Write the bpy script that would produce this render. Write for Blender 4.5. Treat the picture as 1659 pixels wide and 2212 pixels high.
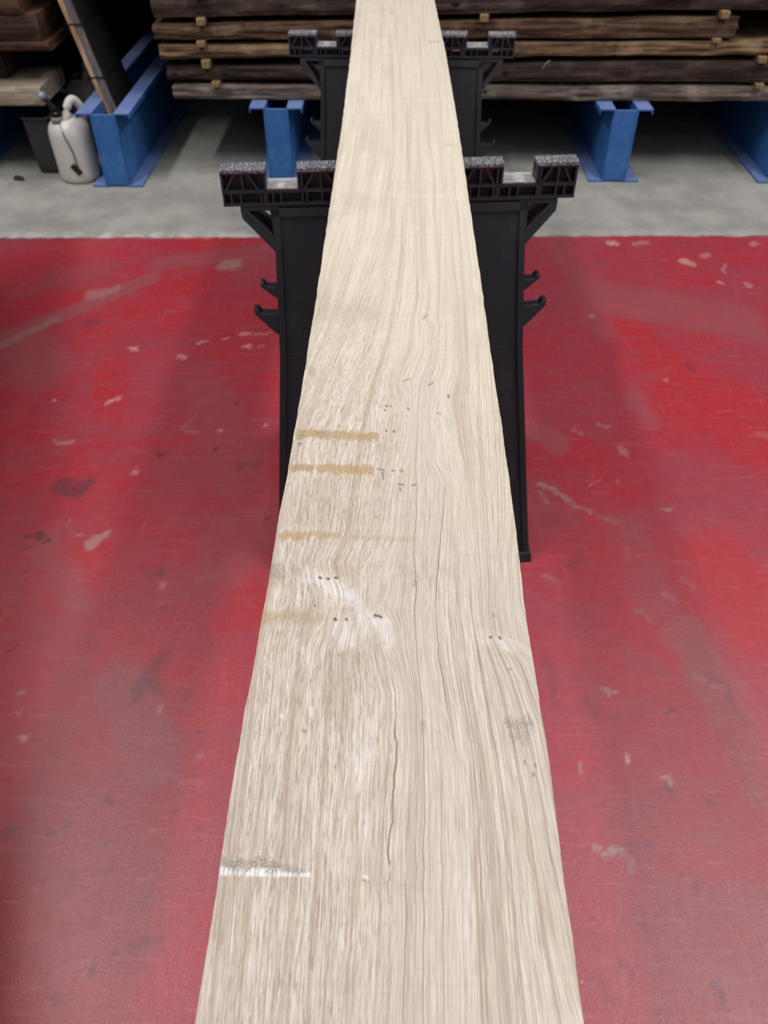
import bpy, bmesh, math, random
import numpy as np
from mathutils import Vector, Matrix

sc = bpy.context.scene
for o in list(bpy.data.objects): bpy.data.objects.remove(o)
C = bpy.context.scene.collection

# ------------------------------------------------------------ camera, world, lamps, exposure
F_PX = 1750.0
cam_d = bpy.data.cameras.new('camera'); cam = bpy.data.objects.new('camera', cam_d); C.objects.link(cam)
cam_d.sensor_fit = 'VERTICAL'; cam_d.sensor_height = 36.0; cam_d.lens = F_PX / 2212 * 36.0
cam.location = (0, 0, 1.36)
cam.rotation_euler = (math.radians(90 - 43.471), 0, math.radians(0.7128))
cam_d.clip_start = 0.05; cam_d.clip_end = 100
cam_d.dof.use_dof = True; cam_d.dof.focus_distance = 0.74; cam_d.dof.aperture_fstop = 10.5
sc.camera = cam

w = bpy.data.worlds.new('world'); sc.world = w; w.use_nodes = True
w.node_tree.nodes['Background'].inputs[0].default_value = (0.79, 0.82, 0.90, 1)
# shed interior light: pale lit roof overhead, dimmer walls towards the horizon
wt = w.node_tree; tc = wt.nodes.new('ShaderNodeTexCoord'); sx = wt.nodes.new('ShaderNodeSeparateXYZ'); mr = wt.nodes.new('ShaderNodeMapRange')
wt.links.new(tc.outputs['Generated'], sx.inputs[0]); wt.links.new(sx.outputs[2], mr.inputs[0])
mr.inputs[1].default_value = 0.0; mr.inputs[2].default_value = 0.75; mr.inputs[3].default_value = 0.20; mr.inputs[4].default_value = 1.0
wt.links.new(mr.outputs[0], wt.nodes['Background'].inputs[1])

LP = 0.57
def lamp(name, loc, sx, sy, power, col=(1, 1, 1)):
    l = bpy.data.lights.new(name, 'AREA'); l.shape = 'RECTANGLE'; l.size = sx; l.size_y = sy
    l.energy = power; l.color = col
    o = bpy.data.objects.new(name, l); C.objects.link(o); o.location = loc
    return o
for sx_, nm in ((-1, 'left'), (1, 'right')):
    for yy, pw in ((.8, 74), (1.75, 80), (3.5, 42)):
        lamp(nm + '_strip_light', (sx_ * 2.14, yy, 4.2), .26, .85, pw * LP, (1, .972, .955))

vs = sc.view_settings
sc.display_settings.display_device = 'sRGB'
vs.view_transform = 'Standard'; vs.look = 'None'; vs.gamma = 1.0; vs.use_curve_mapping = False
vs.exposure = 0.07

GUIDES = [
 [(-0.1033,2.6304),(-0.0976,2.152),(-0.0933,1.8006),(-0.0984,1.5315),(-0.0995,1.3578),(-0.1056,1.1948),(-0.1159,1.0581),(-0.1235,0.93),(-0.1333,0.8016),(-0.1416,0.6945),(-0.141,0.5506),(-0.1368,0.3901),(-0.1338,0.2397),(-0.1285,0.1303)],
 [(-0.0515,2.6311),(-0.046,2.1526),(-0.041,1.8013),(-0.0438,1.5322),(-0.0499,1.3196),(-0.0582,1.1473),(-0.0694,1.0048),(-0.0822,0.885),(-0.0969,0.7829),(-0.1095,0.6949),(-0.1188,0.5835),(-0.1174,0.4381),(-0.1168,0.3081),(-0.1164,0.21),(-0.1129,0.1305)],
 [(-0.0062,2.6316),(-0.001,2.1532),(0.0021,1.6589),(0.0009,1.4573),(-0.0068,1.2902),(-0.0087,1.1716),(-0.0221,1.0733),(-0.0366,0.9697),(-0.0577,0.851),(-0.0692,0.7899),(-0.0774,0.7528),(-0.0866,0.6919),(-0.0959,0.6479),(-0.0973,0.5837),(-0.097,0.4642),(-0.101,0.3684),(-0.0972,0.2402),(-0.0922,0.1308)],
 [(0.0171,2.6319),(0.018,1.802),(0.0161,1.4208),(0.0122,1.2299),(0.0078,1.0737),(0.0004,0.9554),(-0.0077,0.8643),(-0.0201,0.7839),(-0.0311,0.7124),(-0.0362,0.6486),(-0.0406,0.5844),(-0.0441,0.5211),(-0.0536,0.4837),(-0.0487,0.4674),(-0.0427,0.4517),(-0.0406,0.434),(-0.0505,0.3911),(-0.0503,0.309),(-0.0492,0.2108),(-0.0482,0.1313)],
 [(0.0392,2.6322),(0.038,1.8022),(0.0351,1.3206),(0.0354,1.06),(0.0335,0.9558),(0.0253,0.8864),(0.0228,0.8233),(0.009,0.7638),(0.014,0.7388),(0.0124,0.713),(0.0188,0.7047),(0.0159,0.6569),(0.0072,0.585),(0.0021,0.5217),(-0.0096,0.4653),(-0.0147,0.4294),(-0.0058,0.4173),(-0.0029,0.3917),(0.007,0.3488),(0.0069,0.2915),(0.0032,0.2414),(0.0021,0.1839),(-0.0002,0.1319)],
 [(0.0586,2.6324),(0.0561,1.8025),(0.0501,1.3208),(0.0483,1.0601),(0.0485,0.956),(0.0433,0.8977),(0.051,0.8867),(0.0491,0.844),(0.044,0.8038),(0.0313,0.7568),(0.0292,0.7303),(0.0279,0.7132),(0.0268,0.6804),(0.0239,0.62),(0.0237,0.5526),(0.0198,0.493),(0.022,0.4551),(0.0199,0.4201),(0.0218,0.3787),(0.0239,0.3409),(0.0243,0.3099),(0.0244,0.2743),(0.0223,0.2117),(0.0203,0.1322)],
 [(0.078,2.6327),(0.078,1.9659),(0.0779,1.5337),(0.0779,1.3211),(0.0738,1.1807),(0.0661,1.0065),(0.0579,0.8868),(0.0544,0.8237),(0.0428,0.7615),(0.0472,0.7392),(0.0419,0.6968),(0.0433,0.6202),(0.0522,0.5924),(0.047,0.5404),(0.0419,0.4932),(0.0383,0.4606),(0.0368,0.4251),(0.0375,0.3833),(0.0412,0.3492),(0.0434,0.3215),(0.0455,0.2955),(0.0443,0.2419),(0.0428,0.1844),(0.0412,0.1325)],
 [(0.091,2.6328),(0.0984,1.9662),(0.0922,1.5339),(0.0847,1.3212),(0.0805,1.2931),(0.085,1.2767),(0.0877,1.1972),(0.0811,1.0605),(0.0779,0.887),(0.0726,0.785),(0.0613,0.735),(0.0616,0.697),(0.0686,0.6205),(0.0676,0.4936),(0.0672,0.4255),(0.071,0.3749),(0.0741,0.3257),(0.0769,0.2818),(0.0778,0.2423),(0.0764,0.1848),(0.0762,0.1329)],
 [(0.104,2.633),(0.1131,2.0759),(0.1115,1.5341),(0.1065,1.2311),(0.1028,1.0069),(0.0971,0.8343),(0.0902,0.6974),(0.0865,0.5534),(0.0838,0.4664),(0.0813,0.4257),(0.0823,0.4019),(0.0931,0.3623),(0.1004,0.3184),(0.1033,0.2752),(0.1047,0.2274),(0.1087,0.1852),(0.1123,0.1477),(0.1151,0.1334)],
 [(0.1169,2.6331),(0.1291,2.0761),(0.1283,1.5343),(0.1279,1.2314),(0.1245,1.0072),(0.1219,0.8347),(0.1173,0.6977),(0.1069,0.5537),(0.0983,0.4939),(0.0953,0.4407),(0.0971,0.4021),(0.1111,0.3798),(0.1216,0.3263),(0.125,0.2429),(0.128,0.1335)],
]
EDGE_L = [(-0.1078,0.1306),(-0.1073,0.2262),(-0.1075,0.3082),(-0.1051,0.4258),(-0.1043,0.5324),(-0.1021,0.6184),(-0.1003,0.7924),(-0.0992,1.0044),(-0.0992,1.2286),(-0.0994,1.3984),(-0.0994,1.6711),(-0.103,2.0733),(-0.1098,2.6303)]
EDGE_R = [(0.1099,0.1333),(0.1112,0.2335),(0.1126,0.3223),(0.1109,0.3932),(0.1117,0.4563),(0.1143,0.5413),(0.1151,0.6736),(0.1155,0.8245),(0.1171,1.0336),(0.1175,1.1812),(0.1184,1.422),(0.1188,1.6738),(0.1169,2.1147),(0.1078,2.633)]
BOARD_MARKS = [
 (-0.0971,0.6663,-0.0166,0.6611,0.0038,0.0062,'tan',1,0.5),
 (-0.0778,0.6657,-0.0705,0.665,0.0024,0.0039,'grey',0.8,0.6),
 (-0.098,0.6601,-0.0934,0.6632,0.0024,0.0039,'grey',0.7,0.6),
 (-0.0992,0.6127,-0.0807,0.6115,0.0032,0.005,'tan',1,0.5),
 (-0.0945,0.6114,-0.0761,0.6116,0.0018,0.0028,'grey',0.5,0.6),
 (-0.0716,0.6116,-0.0211,0.6088,0.0037,0.0056,'tan',1,0.5),
 (0.0086,0.6084,0.0109,0.607,0.0014,0.0021,'tan',1,0.5),
 (-0.0975,0.5157,-0.0817,0.5171,0.0034,0.0047,'tan',1,0.6),
 (-0.0819,0.5194,-0.065,0.5185,0.0025,0.0036,'tan',0.7,0.6),
 (-0.0608,0.5179,-0.0473,0.5169,0.0021,0.003,'tan',0.8,0.6),
 (-0.0355,0.5153,0.0189,0.513,0.0021,0.0029,'tan',0.35,0.8),
 (-0.1015,0.476,-0.0952,0.4695,0.0048,0.0065,'grey',0.75,0.7),
 (-0.101,0.4641,-0.0967,0.4615,0.0056,0.0074,'tan',0.6,0.8),
 (-0.0837,0.4751,-0.0778,0.4725,0.0024,0.0032,'grey',0.6,0.7),
 (-0.078,0.4741,-0.0297,0.4725,0.0048,0.0065,'tan',0.25,1),
 (0.0104,0.4773,0.0222,0.4657,0.004,0.0054,'grey',0.35,0.9),
 (0.0202,0.4614,0.0202,0.4603,0.002,0.0026,'tan',0.8,0.6),
 (0.0322,0.4658,0.034,0.4595,0.0028,0.0037,'tan',0.45,0.9),
 (0.0425,0.4767,0.0484,0.474,0.0036,0.0049,'grey',0.25,1),
 (-0.1031,0.4224,-0.085,0.4236,0.0038,0.0049,'tan',0.75,0.9),
 (-0.085,0.4236,-0.0581,0.4201,0.0034,0.0044,'tan',0.5,0.9),
 (-0.0581,0.4201,-0.0278,0.4204,0.0023,0.0029,'tan',0.2,1),
 (-0.0164,0.422,-0.0108,0.4245,0.0019,0.0024,'tan',0.25,1),
 (-0.1092,0.3904,-0.0895,0.3943,0.0051,0.0064,'tan',0.2,1),
 (0.0858,0.3235,0.1028,0.3253,0.003,0.0035,'grey',0.9,0.9),
 (0.0891,0.3137,0.0992,0.3146,0.0033,0.0038,'grey',0.7,0.9),
 (0.0938,0.3202,0.0968,0.3108,0.004,0.0045,'grey',0.5,1),
 (0.0232,0.3243,0.0239,0.3212,0.0024,0.0027,'grey',0.7,0.7),
 (-0.1081,0.2206,-0.0706,0.2196,0.0027,0.0027,'grey',1.1,1.0),
 (-0.0706,0.219,-0.054,0.2154,0.0018,0.0018,'grey',0.7,1),
 (-0.1073,0.2156,-0.0701,0.2146,0.0026,0.0026,'light',1.3,0.6),
 (-0.0701,0.2143,-0.0488,0.2134,0.0012,0.0012,'light',1.25,0.7),
 (-0.0582,0.213,0.0179,0.2082,0.0012,0.0011,'tan',0.15,1.2),
 (-0.0404,0.2095,0.0266,0.2066,0.0015,0.0014,'grey',0.12,1),
 (-0.0932,0.783,-0.0906,0.7774,0.0042,0.0075,'grey',0.45,0.8),
 (-0.0982,0.7924,-0.0953,0.7829,0.0037,0.0067,'grey',0.5,0.7),
 (-0.0945,0.6114,-0.0952,0.6502,0.0009,0.0015,'dark',0.3,0.6),
 (-0.0062,0.6713,-0.0059,0.6713,0.0014,0.0024,'dark',0.9,0.5),
 (0.002,0.6706,0.0025,0.6699,0.0014,0.0023,'dark',0.9,0.5),
 (-0.0066,0.7153,-0.0061,0.7144,0.0015,0.0025,'dark',0.8,0.5),
 (-0.0076,0.7077,-0.0076,0.7069,0.001,0.0017,'dark',0.8,0.5),
 (-0.0021,0.7153,-0.0019,0.7145,0.001,0.0017,'dark',0.6,0.5),
 (0.0164,0.7114,0.0183,0.7089,0.001,0.0017,'dark',0.7,0.5),
 (0.0116,0.762,0.0189,0.7676,0.0008,0.0014,'dark',0.5,0.7),
 (0.0405,0.7551,0.0458,0.7597,0.0008,0.0014,'dark',0.6,0.7),
 (0.048,0.7026,0.0519,0.7018,0.0007,0.0012,'dark',0.5,0.7),
 (0.0614,0.7359,0.0617,0.7324,0.0015,0.0026,'dark',0.8,0.6),
 (-0.0956,0.6494,-0.0932,0.6494,0.0014,0.0023,'dark',0.6,0.6),
 (0.0364,0.8976,0.0424,0.909,0.0009,0.0017,'dark',0.5,0.7),
 (-0.0138,0.6102,-0.0073,0.6082,0.0009,0.0014,'dark',0.6,0.8),
 (-0.0091,0.6054,-0.0081,0.595,0.0009,0.0014,'dark',0.6,0.8),
 (-0.0,0.6076,0.0027,0.6076,0.0009,0.0014,'dark',0.6,0.8),
 (0.0073,0.5877,0.0117,0.5871,0.0009,0.0014,'dark',0.6,0.8),
 (0.0081,0.5817,0.009,0.5797,0.0009,0.0013,'dark',0.6,0.8),
 (0.0198,0.5865,0.0229,0.5879,0.0009,0.0014,'dark',0.6,0.8),
 (-0.0613,0.4662,-0.0597,0.4652,0.0012,0.0016,'dark',1,0.5),
 (-0.0541,0.4647,-0.0528,0.4642,0.0008,0.0011,'dark',1,0.5),
 (-0.0478,0.4664,-0.0462,0.4653,0.0012,0.0016,'dark',1,0.5),
 (-0.046,0.4202,-0.044,0.4197,0.0011,0.0014,'dark',1,0.5),
 (-0.0361,0.4208,-0.0357,0.4199,0.0011,0.0014,'dark',1,0.5),
 (-0.0127,0.425,-0.0112,0.424,0.0015,0.0019,'dark',1,0.5),
 (-0.0089,0.4241,-0.0073,0.4226,0.0011,0.0015,'dark',1,0.5),
 (-0.063,0.4347,-0.0626,0.4342,0.0008,0.001,'dark',0.8,0.5),
 (0.0802,0.4038,0.0806,0.4033,0.0011,0.0014,'dark',1,0.5),
 (0.0876,0.4034,0.0883,0.4025,0.0015,0.0019,'dark',0.9,0.5),
 (0.0848,0.4272,0.0851,0.4257,0.0015,0.002,'grey',0.9,0.5),
 (0.0923,0.3726,0.093,0.3721,0.0011,0.0013,'dark',0.5,0.5),
 (-0.0626,0.3171,-0.0609,0.3163,0.0013,0.0015,'dark',0.5,0.5),
 (0.0953,0.2943,0.0954,0.2926,0.0007,0.0007,'dark',0.5,0.5),
 (0.1025,0.2919,0.1027,0.2909,0.0006,0.0007,'dark',0.5,0.5),
 (0.1003,0.2849,0.1006,0.2842,0.0006,0.0007,'dark',0.6,0.5),
 (-0.0797,0.3292,-0.0775,0.3281,0.001,0.0012,'light',1,0.5),
 (-0.0154,0.2127,-0.0136,0.2118,0.0012,0.0012,'light',1.3,0.5),
 (-0.0159,0.2115,-0.0142,0.2107,0.0006,0.0006,'dark',0.4,0.5),
 (-0.0717,0.4709,-0.0489,0.4584,0.0064,0.0085,'light',0.8,1.3),
 (-0.0509,0.4584,-0.0364,0.4441,0.0071,0.0093,'light',0.9,1.3),
 (-0.0409,0.4169,-0.0362,0.3982,0.0075,0.0094,'light',0.9,1.3),
 (-0.0265,0.4392,-0.0199,0.41,0.0053,0.0068,'light',0.6,1.3),
 (-0.0164,0.422,-0.0057,0.4149,0.0053,0.0067,'light',0.8,1.3),
 (-0.0065,0.4149,-0.0018,0.3986,0.0052,0.0066,'light',0.8,1.3),
 (-0.0251,0.3484,-0.0207,0.2737,0.0033,0.0037,'light',0.4,1.3),
 (-0.0174,0.3246,-0.0149,0.2948,0.004,0.0045,'light',0.4,1.3),
 (0.0734,0.4065,0.0773,0.3996,0.0037,0.0046,'light',0.5,1),
 (0.0877,0.3997,0.098,0.393,0.0037,0.0046,'light',0.6,1),
 (-0.07,0.3909,-0.0685,0.3864,0.0018,0.0023,'light',0.5,1),
 (-0.0587,0.3358,-0.0579,0.3299,0.0017,0.002,'light',0.7,1),
 (-0.0008,1.2793,0.1092,1.277,0.0022,0.0054,'light',0.22,1.2),
 (0.044,1.7604,0.0905,1.7551,0.0028,0.0088,'light',0.22,1.2),
 (0.0791,2.1953,0.1047,2.1956,0.0022,0.0084,'dark',0.35,0.8),
 (0.0894,1.5057,0.1098,1.5014,0.0017,0.0046,'grey',0.35,0.8),
 (0.0894,0.8424,0.0999,0.8344,0.0165,0.0308,'grey',0.12,1),
 (0.0953,0.9566,0.0962,0.9327,0.0119,0.0239,'grey',0.1,1),
 (0.1085,0.9568,0.1113,0.9448,0.006,0.0121,'grey',0.2,1),
 (-0.114,2.2013,-0.1125,2.1929,0.0033,0.0126,'dark',0.4,0.5),
 (0.0954,0.2013,0.1051,0.1799,0.004,0.0038,'brown_tone',0.5,1),
 (0.0861,0.2487,0.0968,0.2013,0.0048,0.0048,'brown_tone',0.4,1),
 (0.1051,0.1799,0.1096,0.1476,0.0049,0.0045,'brown_tone',0.4,1),
]
FLOOR_MARKS = [
 (-0.838,1.523,-0.77,1.512,0.021,0.0315,'dark',0.75,0.6),
 (-0.7,1.322,-0.676,1.344,0.0109,0.0153,'grey',0.9,0.6),
 (-0.838,1.341,-0.831,1.335,0.0098,0.0138,'black',0.7,0.5),
 (-0.862,1.341,-0.856,1.338,0.0055,0.0077,'black',0.5,0.5),
 (-0.813,1.326,-0.81,1.323,0.0054,0.0076,'black',0.7,0.5),
 (-0.844,1.3,-0.841,1.299,0.0043,0.006,'black',0.6,0.5),
 (-0.614,2.709,-0.567,2.728,0.02,0.0427,'grey',0.7,0.8),
 (-1.036,2.486,-0.953,2.535,0.0158,0.0321,'grey',0.55,0.9),
 (-0.993,2.305,-0.952,2.32,0.012,0.023,'dark',0.5,0.7),
 (-1.181,2.218,-1.099,2.333,0.0148,0.0282,'grey',0.4,1),
 (-1.225,2.177,-1.181,2.218,0.0145,0.027,'grey',0.4,1),
 (-0.81,2.166,-0.791,2.169,0.0058,0.0106,'white',0.9,0.6),
 (-0.604,2.198,-0.579,2.209,0.0044,0.0081,'white',0.8,0.6),
 (-0.537,2.221,-0.517,2.229,0.0044,0.0082,'white',0.9,0.6),
 (-0.482,2.241,-0.454,2.249,0.0037,0.0069,'white',0.8,0.6),
 (-0.439,2.25,-0.389,2.261,0.0029,0.0056,'white',0.7,0.6),
 (-0.459,2.173,-0.448,2.176,0.0058,0.0106,'white',0.9,0.6),
 (-0.415,2.179,-0.401,2.182,0.0043,0.008,'white',0.6,0.6),
 (-0.657,2.118,-0.642,2.119,0.0057,0.0103,'white',0.8,0.7),
 (-0.807,1.881,-0.776,1.899,0.0053,0.009,'white',0.8,0.8),
 (-0.571,1.751,-0.551,1.814,0.0026,0.0042,'white',0.2,1),
 (-0.35,1.779,-0.343,1.783,0.0051,0.0084,'white',0.9,0.6),
 (-0.476,1.754,-0.471,1.752,0.0051,0.0082,'white',0.8,0.5),
 (-0.664,1.581,-0.654,1.579,0.0036,0.0055,'white',0.7,0.6),
 (-0.9,1.706,-0.859,1.697,0.005,0.0079,'white',0.5,0.9),
 (-0.967,1.879,-0.958,1.875,0.004,0.0067,'white',0.5,0.6),
 (-0.562,1.739,-0.531,1.743,0.0038,0.0061,'grey',0.5,0.8),
 (-0.613,1.651,-0.605,1.643,0.0061,0.0096,'black',0.6,0.5),
 (-0.447,1.883,-0.44,1.879,0.0066,0.0111,'black',0.5,0.5),
 (-0.469,1.672,-0.466,1.668,0.0037,0.0058,'black',0.6,0.5),
 (-0.429,1.463,-0.416,1.453,0.0046,0.0067,'black',0.5,0.6),
 (-0.392,1.601,-0.345,1.616,0.0108,0.0168,'dark',0.4,0.9),
 (-0.306,1.408,-0.302,1.407,0.0045,0.0064,'black',0.5,0.5),
 (-0.529,1.236,-0.518,1.23,0.0073,0.0099,'dark',0.6,0.7),
 (-0.56,1.23,-0.543,1.227,0.0031,0.0042,'dark',0.5,0.8),
 (-0.773,1.389,-0.766,1.396,0.0045,0.0064,'grey',0.6,0.6),
 (-0.746,1.347,-0.733,1.34,0.0044,0.0062,'grey',0.5,0.8),
 (-0.509,1.187,-0.5,1.197,0.0052,0.0068,'white',0.5,0.8),
 (-0.496,1.13,-0.479,1.12,0.006,0.0078,'dark',0.5,0.8),
 (-0.518,1.081,-0.513,1.079,0.0049,0.0062,'grey',0.5,0.6),
 (-0.496,0.906,-0.473,0.995,0.0149,0.0178,'dark',0.55,1),
 (-0.474,0.939,-0.456,0.917,0.0129,0.0153,'dark',0.5,1),
 (-0.498,0.879,-0.491,0.89,0.0072,0.0084,'dark',0.5,0.9),
 (-0.398,0.902,-0.391,0.899,0.0045,0.0053,'dark',0.6,0.7),
 (-0.365,0.82,-0.358,0.815,0.0044,0.0049,'dark',0.6,0.7),
 (-0.796,1.001,-0.778,1.01,0.0057,0.007,'dark',0.7,0.6),
 (-0.732,0.909,-0.729,0.906,0.0064,0.0075,'grey',0.9,0.5),
 (-0.722,0.852,-0.718,0.851,0.0036,0.0041,'white',0.5,0.7),
 (-0.696,0.812,-0.688,0.811,0.0035,0.0039,'white',0.5,0.7),
 (-0.692,0.726,-0.686,0.728,0.0042,0.0045,'black',0.5,0.6),
 (-0.661,0.635,-0.65,0.633,0.0096,0.0099,'dark',0.8,0.6),
 (-0.654,0.633,-0.649,0.631,0.0064,0.0066,'grey',0.9,0.6),
 (-0.505,0.686,-0.493,0.68,0.0066,0.0069,'dark',0.7,0.6),
 (-0.553,0.638,-0.549,0.637,0.0056,0.0058,'dark',0.5,0.7),
 (-0.587,0.628,-0.584,0.624,0.0032,0.0033,'maroon',0.9,0.5),
 (-0.476,0.609,-0.472,0.612,0.0055,0.0056,'dark',0.6,0.7),
 (-0.326,0.627,-0.321,0.627,0.0064,0.0065,'dark',0.55,0.8),
 (-0.38,0.656,-0.376,0.651,0.004,0.0042,'dark',0.5,0.7),
 (-0.394,0.519,-0.389,0.515,0.0053,0.0051,'dark',0.6,0.6),
 (-0.395,0.712,-0.395,0.721,0.005,0.0054,'dark',0.5,0.8),
 (-0.352,0.772,-0.349,0.775,0.0043,0.0047,'grey',0.5,0.8),
 (-0.429,0.433,-0.428,0.432,0.0029,0.0026,'maroon',0.9,0.5),
 (-0.456,0.407,-0.454,0.406,0.0021,0.0019,'maroon',0.8,0.5),
 (-0.497,0.376,-0.481,0.37,0.0055,0.0049,'dark',0.5,0.8),
 (-0.396,0.449,-0.354,0.456,0.0101,0.0094,'dark',0.35,1),
 (-0.318,0.404,-0.316,0.402,0.0021,0.0019,'white',0.6,0.5),
 (-0.396,0.621,-0.395,0.62,0.0024,0.0024,'white',0.8,0.5),
 (-0.449,0.875,-0.448,0.874,0.0018,0.0021,'white',0.6,0.5),
 (-0.465,0.547,-0.457,0.578,0.0012,0.0011,'dark',0.4,0.8),
 (0.442,0.784,0.443,0.78,0.0043,0.0047,'white',1.2,0.5),
 (0.496,0.735,0.505,0.728,0.0067,0.0072,'white',0.8,0.6),
 (0.492,0.721,0.503,0.72,0.0033,0.0036,'dark',0.8,0.6),
 (0.345,0.757,0.346,0.75,0.0051,0.0055,'grey',0.7,0.7),
 (0.335,0.783,0.335,0.761,0.0051,0.0056,'dark',0.4,0.9),
 (0.343,0.608,0.392,0.603,0.0024,0.0024,'grey',0.9,0.5),
 (0.403,0.612,0.449,0.613,0.0016,0.0016,'dark',0.5,0.7),
 (0.393,0.598,0.411,0.573,0.0019,0.0019,'grey',0.4,0.8),
 (0.457,0.595,0.465,0.593,0.0023,0.0023,'dark',0.6,0.6),
 (0.424,0.925,0.448,0.922,0.0055,0.0065,'grey',0.8,0.7),
 (0.538,0.887,0.546,0.883,0.0036,0.0042,'black',0.6,0.6),
 (0.432,0.87,0.439,0.875,0.0072,0.0083,'dark',0.5,0.8),
 (0.387,0.898,0.398,0.88,0.0063,0.0073,'dark',0.5,0.8),
 (0.315,1.034,0.328,0.927,0.0056,0.0068,'dark',0.35,1),
 (0.328,0.921,0.331,0.895,0.0036,0.0043,'dark',0.6,0.8),
 (0.38,0.96,0.392,0.896,0.0064,0.0076,'dark',0.35,1),
 (0.382,1.542,0.426,1.5,0.0058,0.0087,'grey',0.9,0.6),
 (0.426,1.5,0.491,1.441,0.0046,0.0067,'grey',0.7,0.7),
 (0.375,1.5,0.385,1.474,0.0069,0.0102,'grey',0.35,0.9),
 (0.501,1.434,0.553,1.387,0.0034,0.0048,'grey',0.25,1),
 (0.672,1.453,0.678,1.45,0.0057,0.0083,'grey',0.7,0.7),
 (0.612,1.678,0.616,1.67,0.0098,0.0155,'grey',0.6,0.8),
 (0.499,1.764,0.522,1.748,0.005,0.0082,'grey',0.5,0.8),
 (0.564,1.79,0.589,1.784,0.0051,0.0084,'grey',0.6,0.7),
 (0.575,1.551,0.577,1.548,0.0047,0.0071,'grey',0.5,0.7),
 (0.498,1.536,0.528,1.551,0.0035,0.0053,'grey',0.5,0.8),
 (0.678,2.187,0.651,2.01,0.014,0.0253,'dark',0.2,1),
 (0.894,2.079,0.905,2.069,0.0083,0.015,'dark',0.5,0.8),
 (0.804,2.017,0.808,2.012,0.0055,0.0096,'white',0.6,0.6),
 (0.552,1.325,0.548,1.281,0.0054,0.0074,'grey',0.2,1),
 (0.397,1.267,0.451,1.272,0.0042,0.0058,'dark',0.5,0.8),
 (0.346,1.235,0.369,1.215,0.0062,0.0084,'grey',0.4,0.9),
 (0.652,1.232,0.666,1.205,0.0073,0.0097,'grey',0.3,1),
 (0.604,1.177,0.616,1.168,0.0051,0.0067,'grey',0.4,0.9),
 (0.81,2.917,0.832,2.905,0.0087,0.0195,'white',1,0.7),
 (0.899,2.91,0.958,2.927,0.007,0.0156,'white',0.5,0.9),
 (1.046,2.773,1.081,2.752,0.01,0.0217,'white',0.9,0.8),
 (1.125,2.803,1.155,2.822,0.0068,0.0148,'white',0.6,0.8),
 (1.188,2.743,1.178,2.679,0.005,0.0106,'white',0.6,0.8),
 (1.133,2.614,1.143,2.604,0.0064,0.0134,'white',0.9,0.6),
 (1.223,2.595,1.234,2.589,0.0064,0.0133,'white',0.6,0.6),
 (1.331,2.908,1.363,2.912,0.0069,0.0155,'white',0.6,0.7),
 (0.644,2.375,0.649,2.366,0.0061,0.0118,'white',0.4,0.6),
 (0.996,1.75,1.016,1.74,0.01,0.0162,'grey',0.3,0.9),
 (0.535,1.13,0.557,1.11,0.003,0.0038,'grey',0.4,0.8),
 (0.614,0.969,0.657,0.925,0.0037,0.0044,'white',0.25,0.9),
 (0.651,0.953,0.69,0.858,0.0091,0.0106,'dark',0.3,1),
 (0.493,0.407,0.495,0.389,0.007,0.0063,'black',0.6,0.6),
 (0.449,0.401,0.458,0.382,0.0056,0.005,'dark',0.4,0.8),
 (0.401,0.5,0.415,0.465,0.0059,0.0055,'dark',0.3,1),
 (0.311,0.471,0.324,0.458,0.0058,0.0054,'dark',0.5,0.9),
 (0.359,0.435,0.37,0.419,0.0043,0.0039,'dark',0.5,0.8),
 (0.32,0.418,0.334,0.381,0.0084,0.0076,'dark',0.35,1),
 (0.503,0.555,0.51,0.548,0.0046,0.0045,'dark',0.5,0.8),
 (0.565,0.693,0.571,0.684,0.0049,0.0052,'dark',0.5,0.8),
 (-1.501,2.947,-1.149,2.956,0.0071,0.016,'white',0.7,1),
 (-1.148,2.952,-0.652,2.95,0.0071,0.016,'white',0.45,1),
 (-1.491,2.92,-1.173,2.916,0.0053,0.0118,'dark',0.4,1),
 (-1.381,2.613,-1.295,2.648,0.0735,0.1539,'sat',1,0.6),
 (-1.229,2.756,-0.612,2.915,0.0377,0.083,'sat',0.7,0.9),
 (-0.848,2.426,-0.606,2.657,0.0382,0.078,'sat',0.9,0.8),
 (-1.28,2.33,-1.161,2.484,0.0462,0.0911,'sat',0.8,0.8),
 (-1.056,1.851,-0.857,1.401,0.0724,0.1121,'sat',0.7,0.8),
 (-0.842,2.04,-0.806,1.899,0.0488,0.0848,'sat',0.9,0.5),
 (-0.539,2.43,-0.4,2.431,0.0433,0.0859,'sat',0.6,0.8),
 (-0.84,1.61,-0.759,1.452,0.0469,0.0706,'sat',0.6,0.8),
 (0.871,1.943,1.006,1.71,0.1028,0.1712,'sat',0.8,0.8),
 (0.71,2.355,0.816,2.163,0.044,0.0833,'sat',0.8,0.8),
 (0.765,1.298,0.812,1.121,0.0825,0.11,'sat',1,0.8),
 (0.487,1.627,0.522,1.485,0.0706,0.1072,'sat',0.7,0.8),
 (0.521,1.104,0.579,1.056,0.049,0.062,'sat',0.9,0.6),
 (0.343,1.029,0.43,0.984,0.038,0.0466,'sat',0.6,0.9),
 (-0.37,1.093,-0.302,1.107,0.0298,0.038,'sat',0.8,0.8),
 (-0.809,1.015,-0.739,0.924,0.0658,0.0794,'sat',0.7,0.8),
 (-0.641,0.545,-0.549,0.345,0.0432,0.0399,'sat',0.8,0.8),
 (-0.554,0.96,-0.559,1.018,0.0474,0.0576,'sat',0.4,0.9),
 (-1.234,2.204,-0.845,2.62,0.0246,0.0484,'dull',1,0.7),
 (-0.851,2.724,-0.495,2.82,0.0236,0.0512,'dull',0.7,0.9),
 (-0.522,2.765,-0.433,2.878,0.0341,0.0749,'dull',0.6,0.9),
 (0.708,2.508,1.153,2.332,0.0613,0.1214,'dull',0.9,0.8),
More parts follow.
